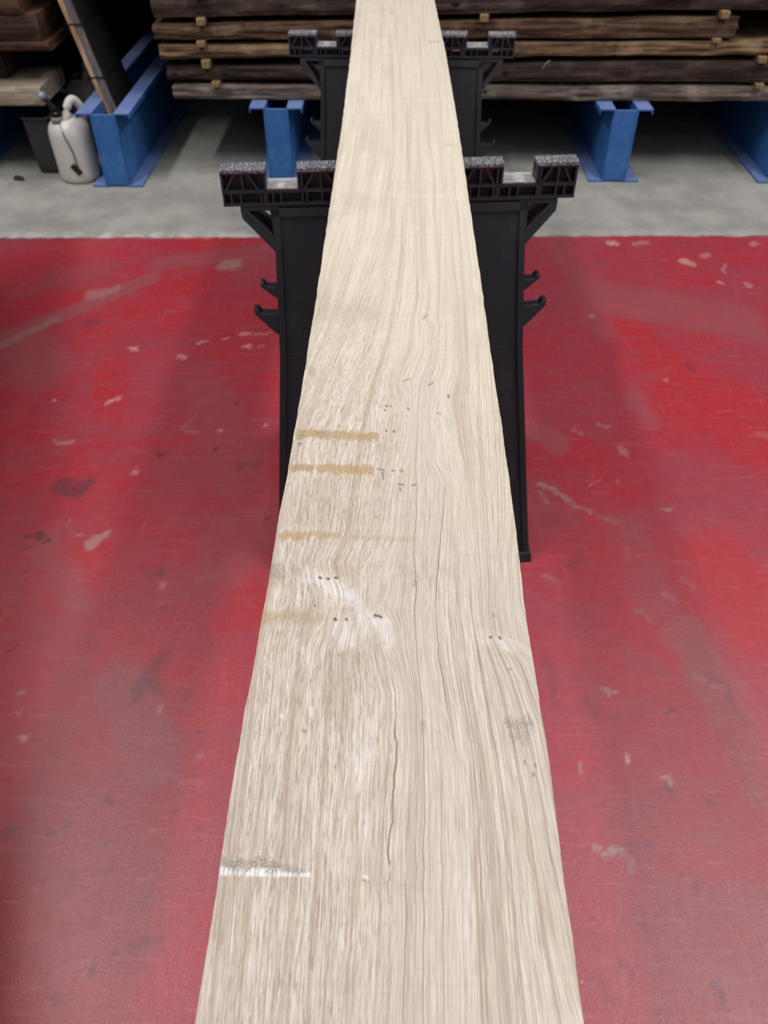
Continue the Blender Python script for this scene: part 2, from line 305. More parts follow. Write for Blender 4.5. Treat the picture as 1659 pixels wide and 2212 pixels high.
 (0.611,2.93,0.675,2.326,0.0403,0.0837,'dull',0.5,0.9),
 (0.693,1.918,0.713,1.83,0.0327,0.0552,'dull',0.7,0.6),
 (0.383,1.763,0.45,1.703,0.0313,0.0504,'dull',0.8,0.5),
 (0.621,1.068,0.655,0.92,0.0471,0.0574,'dull',1,0.5),
 (-0.537,0.927,-0.436,0.766,0.0532,0.0606,'dull',1,0.6),
 (-0.57,1.995,-0.323,1.441,0.0619,0.0986,'dull',0.4,0.9),
 (-1.125,2.139,-1.036,2.038,0.0703,0.1268,'dull',0.7,0.9),
 (-0.323,1.441,-0.385,1.255,0.0656,0.0924,'dull',0.4,0.9),
 (-0.805,1.308,-0.681,1.141,0.0314,0.042,'dull',0.6,0.9),
 (0.556,1.371,0.583,1.157,0.0527,0.0717,'dull',0.5,0.9),
 (0.655,0.92,0.681,0.725,0.0522,0.0588,'dull',0.6,0.9),
]


# ------------------------------------------------------------ helpers
rng = np.random.default_rng(7)

def tag(o, label=None, cat=None, group=None, kind=None):
    if label: o['label'] = label
    if cat: o['category'] = cat
    if group: o['group'] = group
    if kind: o['kind'] = kind
    return o

def empty(name, loc=(0, 0, 0), rz=0.0):
    o = bpy.data.objects.new(name, None); C.objects.link(o); o.location = loc; o.rotation_euler = (0, 0, rz)
    o.empty_display_size = 0.1
    return o

def obj(name, bm, mat, parent=None, smooth=False, bevel=0.0):
    bmesh.ops.recalc_face_normals(bm, faces=bm.faces)
    me = bpy.data.meshes.new(name); bm.to_mesh(me); bm.free()
    if mat: me.materials.append(mat)
    o = bpy.data.objects.new(name, me); C.objects.link(o)
    if parent is not None: o.parent = parent
    if smooth:
        for p in me.polygons: p.use_smooth = True
    if bevel > 0:
        b = o.modifiers.new('bevel', 'BEVEL'); b.width = bevel; b.segments = 2; b.limit_method = 'ANGLE'; b.angle_limit = math.radians(40)
    return o

def box(bm, x0, x1, y0, y1, z0, z1, m=None):
    vs_ = [bm.verts.new((x, y, z)) for z in (z0, z1) for y in (y0, y1) for x in (x0, x1)]
    if m is not None:
        for v in vs_: v.co = m @ v.co
    for f in ((0, 2, 3, 1), (4, 5, 7, 6), (0, 1, 5, 4), (2, 6, 7, 3), (0, 4, 6, 2), (1, 3, 7, 5)):
        bm.faces.new([vs_[i] for i in f])

def prism(bm, pts, fn, t):
    """pts: list of (a, b); fn(a, b, d) -> 3-vector; extruded from depth 0 to t"""
    f0 = [bm.verts.new(fn(a, b, 0)) for a, b in pts]; f1 = [bm.verts.new(fn(a, b, t)) for a, b in pts]
    n = len(pts)
    bm.faces.new(f0); bm.faces.new(f1[::-1])
    for i in range(n): bm.faces.new([f0[i], f0[(i + 1) % n], f1[(i + 1) % n], f1[i]])

def bar(bm, a, b, wdt, fn, t):
    a = Vector(a); b = Vector(b); d = (b - a).normalized(); n = Vector((-d.y, d.x)) * wdt / 2
    prism(bm, [tuple(a + n), tuple(b + n), tuple(b - n), tuple(a - n)], fn, t)

def tube(bm, pts, rad, seg=10, closed=False):
    pts = [Vector(p) for p in pts]; rings = []
    n = len(pts)
    for i, p in enumerate(pts):
        if closed: d = pts[(i + 1) % n] - pts[i - 1]
        else: d = pts[min(i + 1, n - 1)] - pts[max(i - 1, 0)]
        d.normalize()
        up = Vector((0, 0, 1)) if abs(d.z) < .9 else Vector((1, 0, 0))
        s = d.cross(up).normalized(); u = s.cross(d)
        r_ = rad[i] if isinstance(rad, (list, tuple)) else rad
        rings.append([bm.verts.new(p + (s * math.cos(2 * math.pi * k / seg) + u * math.sin(2 * math.pi * k / seg)) * r_) for k in range(seg)])
    for i in range(n if closed else n - 1):
        A, B = rings[i], rings[(i + 1) % n]
        for k in range(seg): bm.faces.new([A[k], A[(k + 1) % seg], B[(k + 1) % seg], B[k]])
    if not closed: bm.faces.new(rings[0][::-1]); bm.faces.new(rings[-1])

def lathe(bm, prof, cx=0, cy=0, sx=1, sy=1, seg=40, cap=True):
    rings = []
    for r_, z in prof:
        rings.append([bm.verts.new((cx + sx * r_ * math.cos(2 * math.pi * k / seg), cy + sy * r_ * math.sin(2 * math.pi * k / seg), z)) for k in range(seg)])
    for A, B in zip(rings, rings[1:]):
        for k in range(seg): bm.faces.new([A[k], A[(k + 1) % seg], B[(k + 1) % seg], B[k]])
    if cap: bm.faces.new(rings[0][::-1]); bm.faces.new(rings[-1])

def vnoise(x, y, seed):
    """smooth value noise, numpy"""
    xi = np.floor(x).astype(int); yi = np.floor(y).astype(int); fx = x - xi; fy = y - yi
    fx = fx * fx * (3 - 2 * fx); fy = fy * fy * (3 - 2 * fy)
    def h(a, b):
        n = (a * 374761393 + b * 668265263 + seed * 982451653) & 0xffffffff
        n = ((n ^ (n >> 13)) * 1274126177) & 0xffffffff
        return ((n ^ (n >> 16)) & 0xffff) / 65535.0
    return (h(xi, yi) * (1 - fx) + h(xi + 1, yi) * fx) * (1 - fy) + (h(xi, yi + 1) * (1 - fx) + h(xi + 1, yi + 1) * fx) * fy

def capsule(X, Y, x0, y0, x1, y1, rx, ry):
    """normalised distance to a segment, in units of its half-widths"""
    dx, dy = (x1 - x0) / rx, (y1 - y0) / ry
    px, py = (X - x0) / rx, (Y - y0) / ry
    L2 = dx * dx + dy * dy + 1e-9
    t = np.clip((px * dx + py * dy) / L2, 0, 1)
    return np.hypot(px - t * dx, py - t * dy)

# ------------------------------------------------------------ material helpers
class NT:
    def __init__(s, name):
        s.m = bpy.data.materials.new(name); s.m.use_nodes = True; s.t = s.m.node_tree; s.b = s.t.nodes['Principled BSDF']
    def n(s, typ, **k):
        nd = s.t.nodes.new(typ)
        for a, v in k.items(): setattr(nd, a, v)
        return nd
    def l(s, a, b): s.t.links.new(a, b)
    def put(s, sock, v):
        if hasattr(v, 'default_value') or isinstance(v, bpy.types.NodeSocket): s.l(v, sock)
        elif v is not None:
            if isinstance(v, (tuple, list)) and len(v) == 3 and sock.type == 'RGBA': v = (*v, 1)
            sock.default_value = v
    def math(s, op, a, b=None, c=None, clamp=False):
        nd = s.n('ShaderNodeMath', operation=op); nd.use_clamp = clamp
        s.put(nd.inputs[0], a)
        if b is not None: s.put(nd.inputs[1], b)
        if c is not None: s.put(nd.inputs[2], c)
        return nd.outputs[0]
    def attr(s, name):
        nd = s.n('ShaderNodeAttribute', attribute_name=name); return nd.outputs['Fac']
    def xyz(s, x, y, z=0.0):
        nd = s.n('ShaderNodeCombineXYZ'); s.put(nd.inputs[0], x); s.put(nd.inputs[1], y); s.put(nd.inputs[2], z); return nd.outputs[0]
    def noise(s, vec, scale=1.0, detail=2.0, rough=.5, dist=0.0):
        nd = s.n('ShaderNodeTexNoise'); s.put(nd.inputs['Vector'], vec)
        nd.inputs['Scale'].default_value = scale; nd.inputs['Detail'].default_value = detail
        nd.inputs['Roughness'].default_value = rough; nd.inputs['Distortion'].default_value = dist
        return nd.outputs['Fac']
    def mapr(s, v, a, b, c=0.0, d=1.0, smooth=True):
        nd = s.n('ShaderNodeMapRange'); nd.interpolation_type = 'SMOOTHSTEP' if smooth else 'LINEAR'
        s.put(nd.inputs[0], v)
        for i, q in enumerate((a, b, c, d)): s.put(nd.inputs[i + 1], q)
        return nd.outputs[0]
    def mix(s, f, a, b):
        nd = s.n('ShaderNodeMix', data_type='RGBA'); s.put(nd.inputs[0], f); s.put(nd.inputs[6], a); s.put(nd.inputs[7], b)
        return nd.outputs[2]
    def mapping(s, vec, scale=(1, 1, 1), rot=(0, 0, 0), loc=(0, 0, 0)):
        nd = s.n('ShaderNodeMapping'); s.put(nd.inputs[0], vec)
        nd.inputs['Scale'].default_value = scale; nd.inputs['Rotation'].default_value = rot; nd.inputs['Location'].default_value = loc
        return nd.outputs[0]
    def obj(s): return s.n('ShaderNodeTexCoord').outputs['Object']
    def bump(s, h, strength, dist):
        nd = s.n('ShaderNodeBump'); nd.inputs['Strength'].default_value = strength; nd.inputs['Distance'].default_value = dist
        s.put(nd.inputs['Height'], h); s.l(nd.outputs[0], s.b.inputs['Normal'])
    def fin(s, col=None, rough=None, metal=None, spec=None):
        if col is not None: s.put(s.b.inputs['Base Color'], col)
        if rough is not None: s.put(s.b.inputs['Roughness'], rough)
        if metal is not None: s.put(s.b.inputs['Metallic'], metal)
        if spec is not None: s.put(s.b.inputs['Specular IOR Level'], spec)
        return s.m

def lin(r, g, b):
    f = lambda c: (c / 255 / 12.92) if c / 255 <= .04045 else ((c / 255 + .055) / 1.055) ** 2.4
    return (f(r), f(g), f(b))

# ---- sawn oak board
def mat_board():
    s = NT('sawn_pale_hardwood')
    gw, gv = s.attr('gw'), s.attr('gv')
    wob = s.noise(s.xyz(s.math('MULTIPLY', gw, 40.), s.math('MULTIPLY', gv, 7.)), detail=3)
    gwd = s.math('ADD', gw, s.math('MULTIPLY', s.math('SUBTRACT', wob, .5), .0026))
    def N(kx, ky, z=0., detail=2., rough=.5):
        return s.noise(s.xyz(s.math('MULTIPLY', gwd, kx), s.math('MULTIPLY', gv, ky), z), detail=detail, rough=rough)
    fine = N(2700., 30., 3.1, 3., .65)
    med = N(1150., 7., 1.7, 3., .55)
    broad = N(150., 2.2, 9.3, 2.)
    blot = s.noise(s.xyz(s.math('MULTIPLY', gw, 22.), s.math('MULTIPLY', gv, 7.), 4.), detail=4)
    ringn = N(120., .45, 6.6, 1.)
    ring = s.mapr(s.math('ABSOLUTE', s.math('SUBTRACT', ringn, .5)), 0., .035, 1., 0.)
    ring2 = s.mapr(s.math('ABSOLUTE', s.math('SUBTRACT', N(210., .8, 2.2, 1.), .46)), 0., .03, 1., 0.)
    pore = s.mapr(N(2200., 95., 7.7, 2.), .56, .70, 0., 1.)
    pore2 = s.mapr(N(1900., 55., 5.5, 3., .7), .50, .66, 0., 1.)
    # wide saw texture across
    saw = s.noise(s.xyz(s.math('MULTIPLY', gw, 6.), s.math('MULTIPLY', gv, 260.), 2.), detail=2)
    a_por = s.attr('pore'); a_left = s.attr('leftish'); far = s.attr('far')
    cream = lin(203, 192, 169); pale = lin(220, 212, 200); brn = lin(167, 148, 129); pink = lin(200, 186, 173); dark = lin(128, 107, 86)
    base = s.mix(far, pink, cream)
    base = s.mix(s.math('MULTIPLY', s.attr('sap'), .5), base, lin(204, 192, 160))
    nf = s.math('SUBTRACT', 1., s.math('MULTIPLY', far, .55))
    c = s.mix(s.mapr(med, .36, .70, .6, 0.), base, pale)
    c = s.mix(s.math('MULTIPLY', s.mapr(med, .50, .74), s.math('MULTIPLY', nf, .5)), c, brn)
    c = s.mix(s.math('MULTIPLY', s.mapr(broad, .45, .7), .30), c, brn)
    c = s.mix(s.math('MULTIPLY', s.mapr(blot, .46, .70), s.math('MULTIPLY', a_left, .42)), c, brn)
    c = s.mix(s.math('MULTIPLY', ring, s.math('MULTIPLY', nf, .5)), c, lin(150, 128, 104))
    c = s.mix(s.math('MULTIPLY', ring2, s.math('MULTIPLY', nf, .25)), c, brn)
    c = s.mix(s.math('MULTIPLY', s.mapr(fine, .36, .7), s.math('MULTIPLY', nf, .8)), c, lin(152, 134, 114))
    pm = s.math('MULTIPLY', pore, s.math('MULTIPLY', a_por, .6))
    c = s.mix(pm, c, lin(136, 114, 92))
    c = s.mix(s.math('MULTIPLY', pore2, s.math('MULTIPLY', a_por, s.math('MULTIPLY', a_left, .55))), c, lin(140, 119, 98))
    c = s.mix(s.math('MULTIPLY', s.mapr(saw, .5, .68), .12), c, brn)
    # pale chips; snipe sheen and highlights round the knots painted into the colour
    c = s.mix(s.math('MULTIPLY', s.attr('light'), s.mapr(med, .36, .60, .0, .7)), c, lin(226, 224, 224))
    spk = s.noise(s.mapping(s.obj(), (1.3, .8, 1)), 900., 4, .7)
    tan = s.math('MULTIPLY', s.attr('tan'), s.mapr(spk, .36, .52), clamp=True)
    c = s.mix(s.math('MULTIPLY', tan, .9), c, lin(158, 130, 84))
    gre = s.math('MULTIPLY', s.attr('grey'), s.mapr(spk, .42, .56), clamp=True)
    c = s.mix(s.math('MULTIPLY', gre, .85), c, lin(112, 108, 100))
    c = s.mix(s.math('MULTIPLY', s.attr('brown_tone'), .5), c, lin(168, 146, 112))  # soft brown streaks near the right edge
    c = s.mix(s.math('MULTIPLY', s.attr('dark'), .9, clamp=True), c, lin(62, 50, 40))
    # open cracks that follow the grain: (w value, v from, v to, half width, strength)
    jit = s.math('MULTIPLY', s.math('SUBTRACT', s.noise(s.xyz(0., s.math('MULTIPLY', gv, 45.), 5.), detail=3), .5), .0035)
    cdist = s.math('ABSOLUTE', s.math('ADD', s.attr('crack_d'), jit))
    br = s.mapr(s.noise(s.xyz(s.math('MULTIPLY', s.attr('crack_w'), 9000.), s.math('MULTIPLY', gv, 16.), 1.), detail=2), .30, .5, .7, 1.)
    crack = s.math('MULTIPLY', s.mapr(cdist, 0., s.attr('crack_w'), 1., 0.), s.math('MULTIPLY', s.attr('crack_s'), br))
    c = s.mix(crack, c, lin(104, 80, 58))
    h = s.math('ADD', s.math('MULTIPLY', fine, .5), s.math('ADD', s.math('MULTIPLY', med, .6), s.math('MULTIPLY', pm, -.7)))
    h = s.math('ADD', h, s.math('ADD', s.math('MULTIPLY', crack, -1.6), s.math('MULTIPLY', saw, .18)))
    s.bump(h, .35, .0012)
    return s.fin(c, s.mapr(fine, .2, .8, .52, .7), spec=.35)

def mat_floor():
    s = NT('red_painted_concrete')
    P = s.obj()
    sep = s.n('ShaderNodeSeparateXYZ'); s.l(P, sep.inputs[0]); X, Y = sep.outputs[0], sep.outputs[1]
    n1 = s.noise(P, 2.6, 4, .55, .4)
    n2 = s.noise(s.mapping(P, (1.2, 5.5, 1), (0, 0, math.radians(-28))), 1.6, 4, .6)
    n3 = s.noise(P, 14., 5, .65)
    n4 = s.noise(P, 85., 4, .7)
    n5 = s.noise(P, 420., 3, .6)
    scr = s.noise(s.mapping(P, (9., 95., 1), (0, 0, math.radians(14))), 1.0, 5, .75, .5)
    scr2 = s.noise(s.mapping(P, (110., 10., 1), (0, 0, math.radians(-35))), 1.0, 5, .75, .5)
    satm = s.math('ADD', s.mapr(n1, .36, .70), s.math('MULTIPLY', s.math('SUBTRACT', s.attr('sat'), s.attr('dull')), .75))
    satm = s.math('ADD', satm, s.math('MULTIPLY', s.math('SUBTRACT', s.noise(s.mapping(P, (1, 1.8, 1), (0, 0, .4)), 7., 5, .7, .6), .5), 1.8))
    satm = s.math('ADD', satm, s.math('MULTIPLY', s.math('SUBTRACT', n2, .5), 1.5), clamp=True)
    c = s.mix(s.math('MULTIPLY', satm, .78), lin(146, 58, 68), lin(164, 40, 48))
    c = s.mix(s.mapr(n3, .5, .75, 0., .5), c, lin(148, 62, 68))
    c = s.mix(s.mapr(n4, .55, .75, 0., .3), c, lin(172, 90, 92))
    c = s.mix(s.mapr(n4, .44, .30, 0., .55), c, lin(122, 38, 46))
    c = s.mix(s.mapr(scr, .52, .70, 0., .26), c, lin(182, 110, 110))
    c = s.mix(s.mapr(scr2, .54, .70, 0., .18), c, lin(182, 110, 110))
    spots = s.mapr(s.noise(s.mapping(P, loc=(5, 3, 0)), 24., 3, .5), .70, .76)
    c = s.mix(s.math('MULTIPLY', spots, .5), c, lin(112, 84, 84))
    wsp = s.mapr(s.noise(s.mapping(P, loc=(9, 1, 0)), 70., 2, .5), .755, .79)
    c = s.mix(s.math('MULTIPLY', wsp, .5), c, lin(190, 140, 138))
    dull2 = s.math('MULTIPLY', s.attr('dull'), .4)
    c = s.mix(dull2, c, lin(144, 84, 84))
    brk = s.mapr(n4, .35, .6, .5, 1.)
    for nm, col, st in (('grey', lin(150, 132, 124), .8), ('dark', lin(84, 50, 60), 1.0), ('black', lin(48, 40, 44), 1.2), ('maroon', lin(70, 22, 26), .9), ('white', lin(196, 150, 146), .75)):
        c = s.mix(s.math('MULTIPLY', s.math('MULTIPLY', s.attr(nm), st), brk, clamp=True), c, col)
    # bare concrete beyond the paint edge
    yb = s.math('ADD', s.math('SUBTRACT', Y, s.math('MULTIPLY', X, .019)), s.math('MULTIPLY', s.math('SUBTRACT', n3, .5), .05))
    bare = s.mapr(yb, 2.945, 2.965)
    k1 = s.noise(P, 5., 5, .6); k2 = s.noise(P, 60., 4, .7)
    cc = s.mix(s.mapr(k1, .35, .65), lin(134, 131, 124), lin(154, 151, 143))
    cc = s.mix(s.mapr(k2, .5, .75, 0., .35), cc, lin(114, 113, 109))
    cc = s.mix(s.math('MULTIPLY', spots, .5), cc, lin(98, 90, 80))
    edge = s.math('MULTIPLY', s.mapr(yb, 2.95, 2.97), s.mapr(yb, 2.98, 3.03, 1., 0.))
    cc = s.mix(s.math('MULTIPLY', edge, s.math('MULTIPLY', s.mapr(X, 0., -.6, .25, 1.), s.mapr(n3, .4, .6))), cc, lin(176, 170, 166))
    c = s.mix(bare, c, cc)
    h = s.math('ADD', s.math('MULTIPLY', n4, .8), s.math('ADD', s.math('MULTIPLY', n5, .45), s.math('ADD', s.math('MULTIPLY', scr, .5), s.math('MULTIPLY', scr2, .35))))
    h = s.math('ADD', h, s.math('MULTIPLY', s.math('ADD', s.attr('black'), s.attr('grey')), -.3))
    s.bump(h, .45, .0010)
    s.put(s.b.inputs['Coat Weight'], s.math('SUBTRACT', .6, s.math('MULTIPLY', bare, .58)))
    s.b.inputs['Coat Roughness'].default_value = .19
    cb = s.n('ShaderNodeBump'); cb.inputs['Strength'].default_value = .6; cb.inputs['Distance'].default_value = .0010
    s.put(cb.inputs['Height'], s.math('ADD', n5, s.math('MULTIPLY', n4, .7))); s.l(cb.outputs[0], s.b.inputs['Coat Normal'])
    rough = s.math('ADD', s.mapr(n3, .3, .7, .24, .34), s.math('MULTIPLY', bare, .4))
    return s.fin(c, rough, spec=.1)

def mat_plastic(name, col, rough=.45, scuff=(70, 70, 76), amt=.35, spec=.5):
    s = NT(name); P = s.obj()
    n = s.noise(P, 18., 5, .65); n2 = s.noise(s.mapping(P, (3, 3, 1)), 8., 5, .7)
    f = s.math('MULTIPLY', s.mapr(n2, .52, .75), amt)
    c = s.mix(f, lin(*col), lin(*scuff))
    s.bump(s.noise(P, 300., 3), .15, .0006)
    return s.fin(c, s.mapr(n, .3, .7, rough - .06, rough + .1), spec=spec)

def mat_pad():
    s = NT('worn_knurled_rubber'); P = s.obj()
    n = s.noise(P, 240., 3, .6); n2 = s.noise(P, 40., 3)
    f = s.math('MULTIPLY', s.mapr(n, .45, .6), s.mapr(n2, .3, .6, .45, .9))
    c = s.mix(f, lin(84, 84, 88), lin(164, 164, 168))
    s.bump(n, .6, .002)
    return s.fin(c, .5)

def mat_worn():
    s = NT('scuffed_grey_plastic'); P = s.obj()
    n = s.noise(s.mapping(P, (1, 4, 1)), 60., 4, .7)
    c = s.mix(s.mapr(n, .35, .65), lin(128, 128, 128), lin(178, 176, 172))
    s.bump(n, .3, .001)
    return s.fin(c, .42)

def mat_timber(name, dark, mid, light, axis='x', lt=.5):
    s = NT(name); P = s.obj()
    sep = s.n('ShaderNodeSeparateXYZ'); s.l(P, sep.inputs[0])
    g = (1.5, 22, 40) if axis == 'x' else ((22, 22, 1.5) if axis == 'z' else (22, 1.5, 40))
    a = s.noise(s.mapping(P, g), 2.2, 4, .65, .3)
    b = s.noise(s.mapping(P, tuple(q * 3 for q in g)), 3., 4, .6)
    d = s.noise(P, 7., 4, .6)
    c = s.mix(s.mapr(a, .36, .62), lin(*dark), lin(*mid))
    c = s.mix(s.math('MULTIPLY', s.mapr(d, .48, .68), lt), c, lin(*light))
    c = s.mix(s.mapr(b, .5, .72, 0., .55), c, lin(*dark))
    h = s.math('ADD', a, s.math('MULTIPLY', b, .6))
    s.bump(h, .6, .006)
    return s.fin(c, .8, spec=.25)

def mat_blue():
    s = NT('blue_rack_paint'); P = s.obj()
    n = s.noise(P, 9., 5, .65); n2 = s.noise(P, 60., 4, .7)
    c = s.mix(s.mapr(n, .4, .65), lin(44, 98, 160), lin(62, 114, 174))
    c = s.mix(s.mapr(n2, .62, .72, 0., .4), c, lin(112, 122, 160))
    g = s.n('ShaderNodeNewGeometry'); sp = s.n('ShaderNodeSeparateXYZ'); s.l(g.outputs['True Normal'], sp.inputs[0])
    c = s.mix(s.math('MULTIPLY', s.mapr(sp.outputs[2], .8, .95), s.mapr(n, .3, .7, .55, .8)), c, lin(128, 138, 178))   # up-facing ledges tinted pale lavender, their sheen painted into the colour
    s.bump(n2, .1, .001)
    return s.fin(c, .38)

def mat_plain(name, col, rough=.5, metal=0., amt=.15, scale=12., spec=.5):
    s = NT(name); n = s.noise(s.obj(), scale, 4, .6)
    k = tuple(max(0, int(q * (1 - amt))) for q in col)
    return s.fin(s.mix(n, lin(*k), lin(*col)), rough, metal, spec)

W = 0.024
CRACKS = [  # along the grain guides
    (5.0 * W, .13, .99, .00055, .75), (6.02 * W, .33, .62, .0005, .95), (6.0 * W, .60, .92, .0003, .4),
    (3.96 * W, .20, .34, .0005, .8), (4.0 * W, .13, .21, .0006, .4), (4.55 * W, .50, .66, .0004, .55), (2.0 * W, .62, 1.10, .0004, .55), (4.0 * W, .52, .62, .0004, .45), (5.5 * W, .45, .68, .0004, .4),
    (4.75 * W, .12, .36, .0006, .5), (5.55 * W, .34, .5, .0006, .3), (6.6 * W, .2, .5, .0007, .35), (3.5 * W, .3, .42, .0004, .3),
    (7.0 * W, 1.30, 1.36, .0010, .9), (7.03 * W, 1.235, 1.275, .0007, .8), (7.0 * W, 1.09, 1.20, .0006, .3), (5.45 * W, .72, .84, .0006, .75), (5.0 * W, .74, .80, .0008, .8), (5.9 * W, .755, .80, .0005, .8),
    (8.02 * W, .20, .50, .0011, .42), (7.0 * W, .14, .45, .0011, .40), (6.45 * W, .12, .40, .0010, .38), (7.5 * W, .15, .43, .0009, .35), (8.55 * W, .34, .41, .0009, .6), (5.55 * W, .12, .3, .0008, .45), (4.45 * W, .10, .28, .0010, .45), (9.0 * W, .3, .8, .0008, .25), (8.4 * W, .43, .8, .0009, .25), (7.6 * W, .8, 1.5, .001, .2), (6.6 * W, .9, 1.8, .001, .2), (3.3 * W, .9, 1.8, .001, .25), (4.2 * W, 1., 1.9, .001, .2)]

M = dict(
    board=mat_board(), floor=mat_floor(),
    black=mat_plastic('black_moulded_plastic', (29, 29, 33), .45, (58, 58, 63), .4, .4),
    ribbed=mat_plastic('ribbed_black_plastic', (46, 50, 56), .42, (80, 80, 86), .5),
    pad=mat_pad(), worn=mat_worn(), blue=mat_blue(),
    wall=mat_plain('dark_shed_wall', (9, 8, 8), .95, spec=.05),
    stick=mat_timber('pale_stickering_lath', (112, 90, 62), (152, 126, 92), (170, 146, 112), 'y'),
    t_dark=mat_timber('dark_weathered_oak', (34, 26, 22), (64, 50, 42), (108, 92, 80), lt=.35),
    t_brown=mat_timber('brown_weathered_oak', (48, 35, 26), (98, 74, 54), (136, 112, 88), lt=.5),
    t_pile=mat_timber('brown_squared_beams', (60, 44, 33), (112, 86, 63), (142, 116, 90), 'y', lt=.4),
    t_tan=mat_timber('tan_weathered_oak', (62, 47, 33), (122, 97, 70), (158, 132, 102), lt=.6),
    t_grey=mat_timber('grey_weathered_oak', (64, 54, 47), (112, 100, 90), (150, 140, 128), lt=.6),
    t_red=mat_timber('reddish_brown_timber', (38, 25, 19), (80, 54, 39), (108, 80, 60), lt=.5),
    t_pale=mat_timber('pale_grey_timber', (122, 108, 92), (166, 152, 134), (182, 170, 152), lt=.5),
    lean_tan=mat_timber('tan_timber_edge', (150, 118, 90), (192, 160, 130), (200, 176, 150), 'z'),
    lean_grey=mat_timber('grey_timber_edge', (88, 84, 82), (122, 118, 116), (138, 134, 132), 'z'),
    lean_dark=mat_timber('dark_brown_plywood', (22, 19, 17), (38, 32, 28), (50, 44, 39), 'z'),
    knot=mat_plain('dark_knot', (14, 10, 8), .9),
    jug=mat_plain('translucent_white_plastic', (206, 200, 192), .35, amt=.08, scale=6.),
    grimy=mat_plain('grimy_white_plastic', (150, 142, 128), .5, amt=.3, scale=10.),
    cap=mat_plain('black_cap_plastic', (20, 20, 22), .35),
    clear=mat_plain('pale_blue_grey_spout', (150, 160, 176), .25, amt=.2),
    bin=mat_plastic('charcoal_bin_plastic', (44, 42, 42), .6, (74, 70, 66), .4),
    bark=mat_plain('dark_bark', (58, 42, 34), .9, amt=.4, scale=60.),
    strap=mat_plain('black_strapping', (30, 27, 26), .5),
    strand=mat_plain('pale_strand', (170, 165, 155), .6),
)
M['jug'].node_tree.nodes['Principled BSDF'].inputs['Subsurface Weight'].default_value = .15
M['jug'].node_tree.nodes['Principled BSDF'].inputs['Subsurface Radius'].default_value = (.02, .02, .02)

def set_attr(me, name, arr):
    a = me.attributes.new(name, 'FLOAT', 'POINT'); a.data.foreach_set('value', np.ascontiguousarray(arr, dtype=np.float32).ravel())

def grid_mesh(name, X, Y, Z):
    ny, nx = X.shape
    co = np.stack([X, Y, Z], -1).reshape(-1, 3).astype(np.float32)
    i = np.arange(ny * nx).reshape(ny, nx)
    f = np.stack([i[:-1, :-1], i[:-1, 1:], i[1:, 1:], i[1:, :-1]], -1).reshape(-1, 4)
    return co, f

def np_mesh(name, co, f, mat, smooth=True):
    me = bpy.data.meshes.new(name)
    me.vertices.add(len(co)); me.vertices.foreach_set('co', co.astype(np.float32).ravel())
    me.loops.add(f.size); me.loops.foreach_set('vertex_index', f.astype(np.int32).ravel())
    me.polygons.add(len(f)); me.polygons.foreach_set('loop_start', np.arange(0, f.size, 4, dtype=np.int32))
    me.polygons.foreach_set('loop_total', np.full(len(f), 4, dtype=np.int32))
    me.polygons.foreach_set('use_smooth', np.full(len(f), smooth, dtype=bool))
    me.update(calc_edges=True); me.validate()
    me.materials.append(mat)
    return me

# ------------------------------------------------------------ floor and back wall
xs = np.concatenate([[-7, -5, -3.5, -2.5, -1.9], np.arange(-1.6, 1.6001, .0075), [1.9, 2.5, 3.5, 5, 7]])
ys = np.concatenate([[-4, -2.5, -1, 0, .2], np.arange(.3, 3.1001, .0075), [3.3, 3.6, 4.0, 4.5, 5.2]])
X, Y = np.meshgrid(xs, ys)
co, f = grid_mesh('floor', X, Y, np.zeros_like(X))
me = np_mesh('floor', co, f, M['floor'])
XD = X + (vnoise(X * 90, Y * 90, 1) - .5) * .010 + (vnoise(X * 30, Y * 30, 3) - .5) * .014
YD = Y + (vnoise(X * 90, Y * 90, 2) - .5) * .016 + (vnoise(X * 30, Y * 30, 4) - .5) * .02
acc = {k: np.zeros_like(X) for k in ('grey', 'dark', 'black', 'maroon', 'white', 'sat', 'dull')}
for x0, y0, x1, y1, rx, ry, k, st, so in FLOOR_MARKS:
    rx = max(rx, .004); ry = max(ry, .006)
    d = capsule(XD, YD, x0, y0, x1, y1, rx, ry)
    m = np.clip((1 + so * .5 - d) / (so + .05), 0, 1); m = m * m * (3 - 2 * m) * st
    acc[k] = np.maximum(acc[k], m)
for k, v in acc.items(): set_attr(me, k, v)
fl = bpy.data.objects.new('floor', me); C.objects.link(fl); tag(fl, kind='structure')

bm = bmesh.new(); box(bm, -7, 7, 4.75, 4.9, 0, 5.4)
tag(obj('wall_back', bm, M['wall']), kind='structure')

# ------------------------------------------------------------ the long board
ZT, ZB = .84, .805
ye = np.array(EDGE_L)[:, 1]
ny0 = np.concatenate([np.arange(-.30, .10, .01), np.arange(.10, 1.30, .0013), np.arange(1.30, 3.02, .004)])
def smooth_interp(yv, pts):
    p = np.array(pts); p = p[np.argsort(p[:, 1])]
    g = np.linspace(-.4, 3.1, 1400)
    v = np.interp(g, p[:, 1], p[:, 0])
    k = np.exp(-np.linspace(-2.2, 2.2, 61) ** 2); k /= k.sum()
    v = np.convolve(np.pad(v, 30, mode='edge'), k, mode='valid')
    return np.interp(yv, g, v)
xl = smooth_interp(ny0, EDGE_L); xr = smooth_interp(ny0, EDGE_R)
xl = xl + (vnoise(ny0 * 45, ny0 * 0, 5) - .5) * .0010 + (vnoise(ny0 * 250, ny0 * 0, 6) - .5) * .0003
xr = xr + (vnoise(ny0 * 45, ny0 * 0, 8) - .5) * .0010 + (vnoise(ny0 * 250, ny0 * 0, 9) - .5) * .0003
NX = 250
u = np.linspace(0, 1, NX)
X = xl[:, None] * (1 - u) + xr[:, None] * u; Y = np.repeat(ny0[:, None], NX, 1)
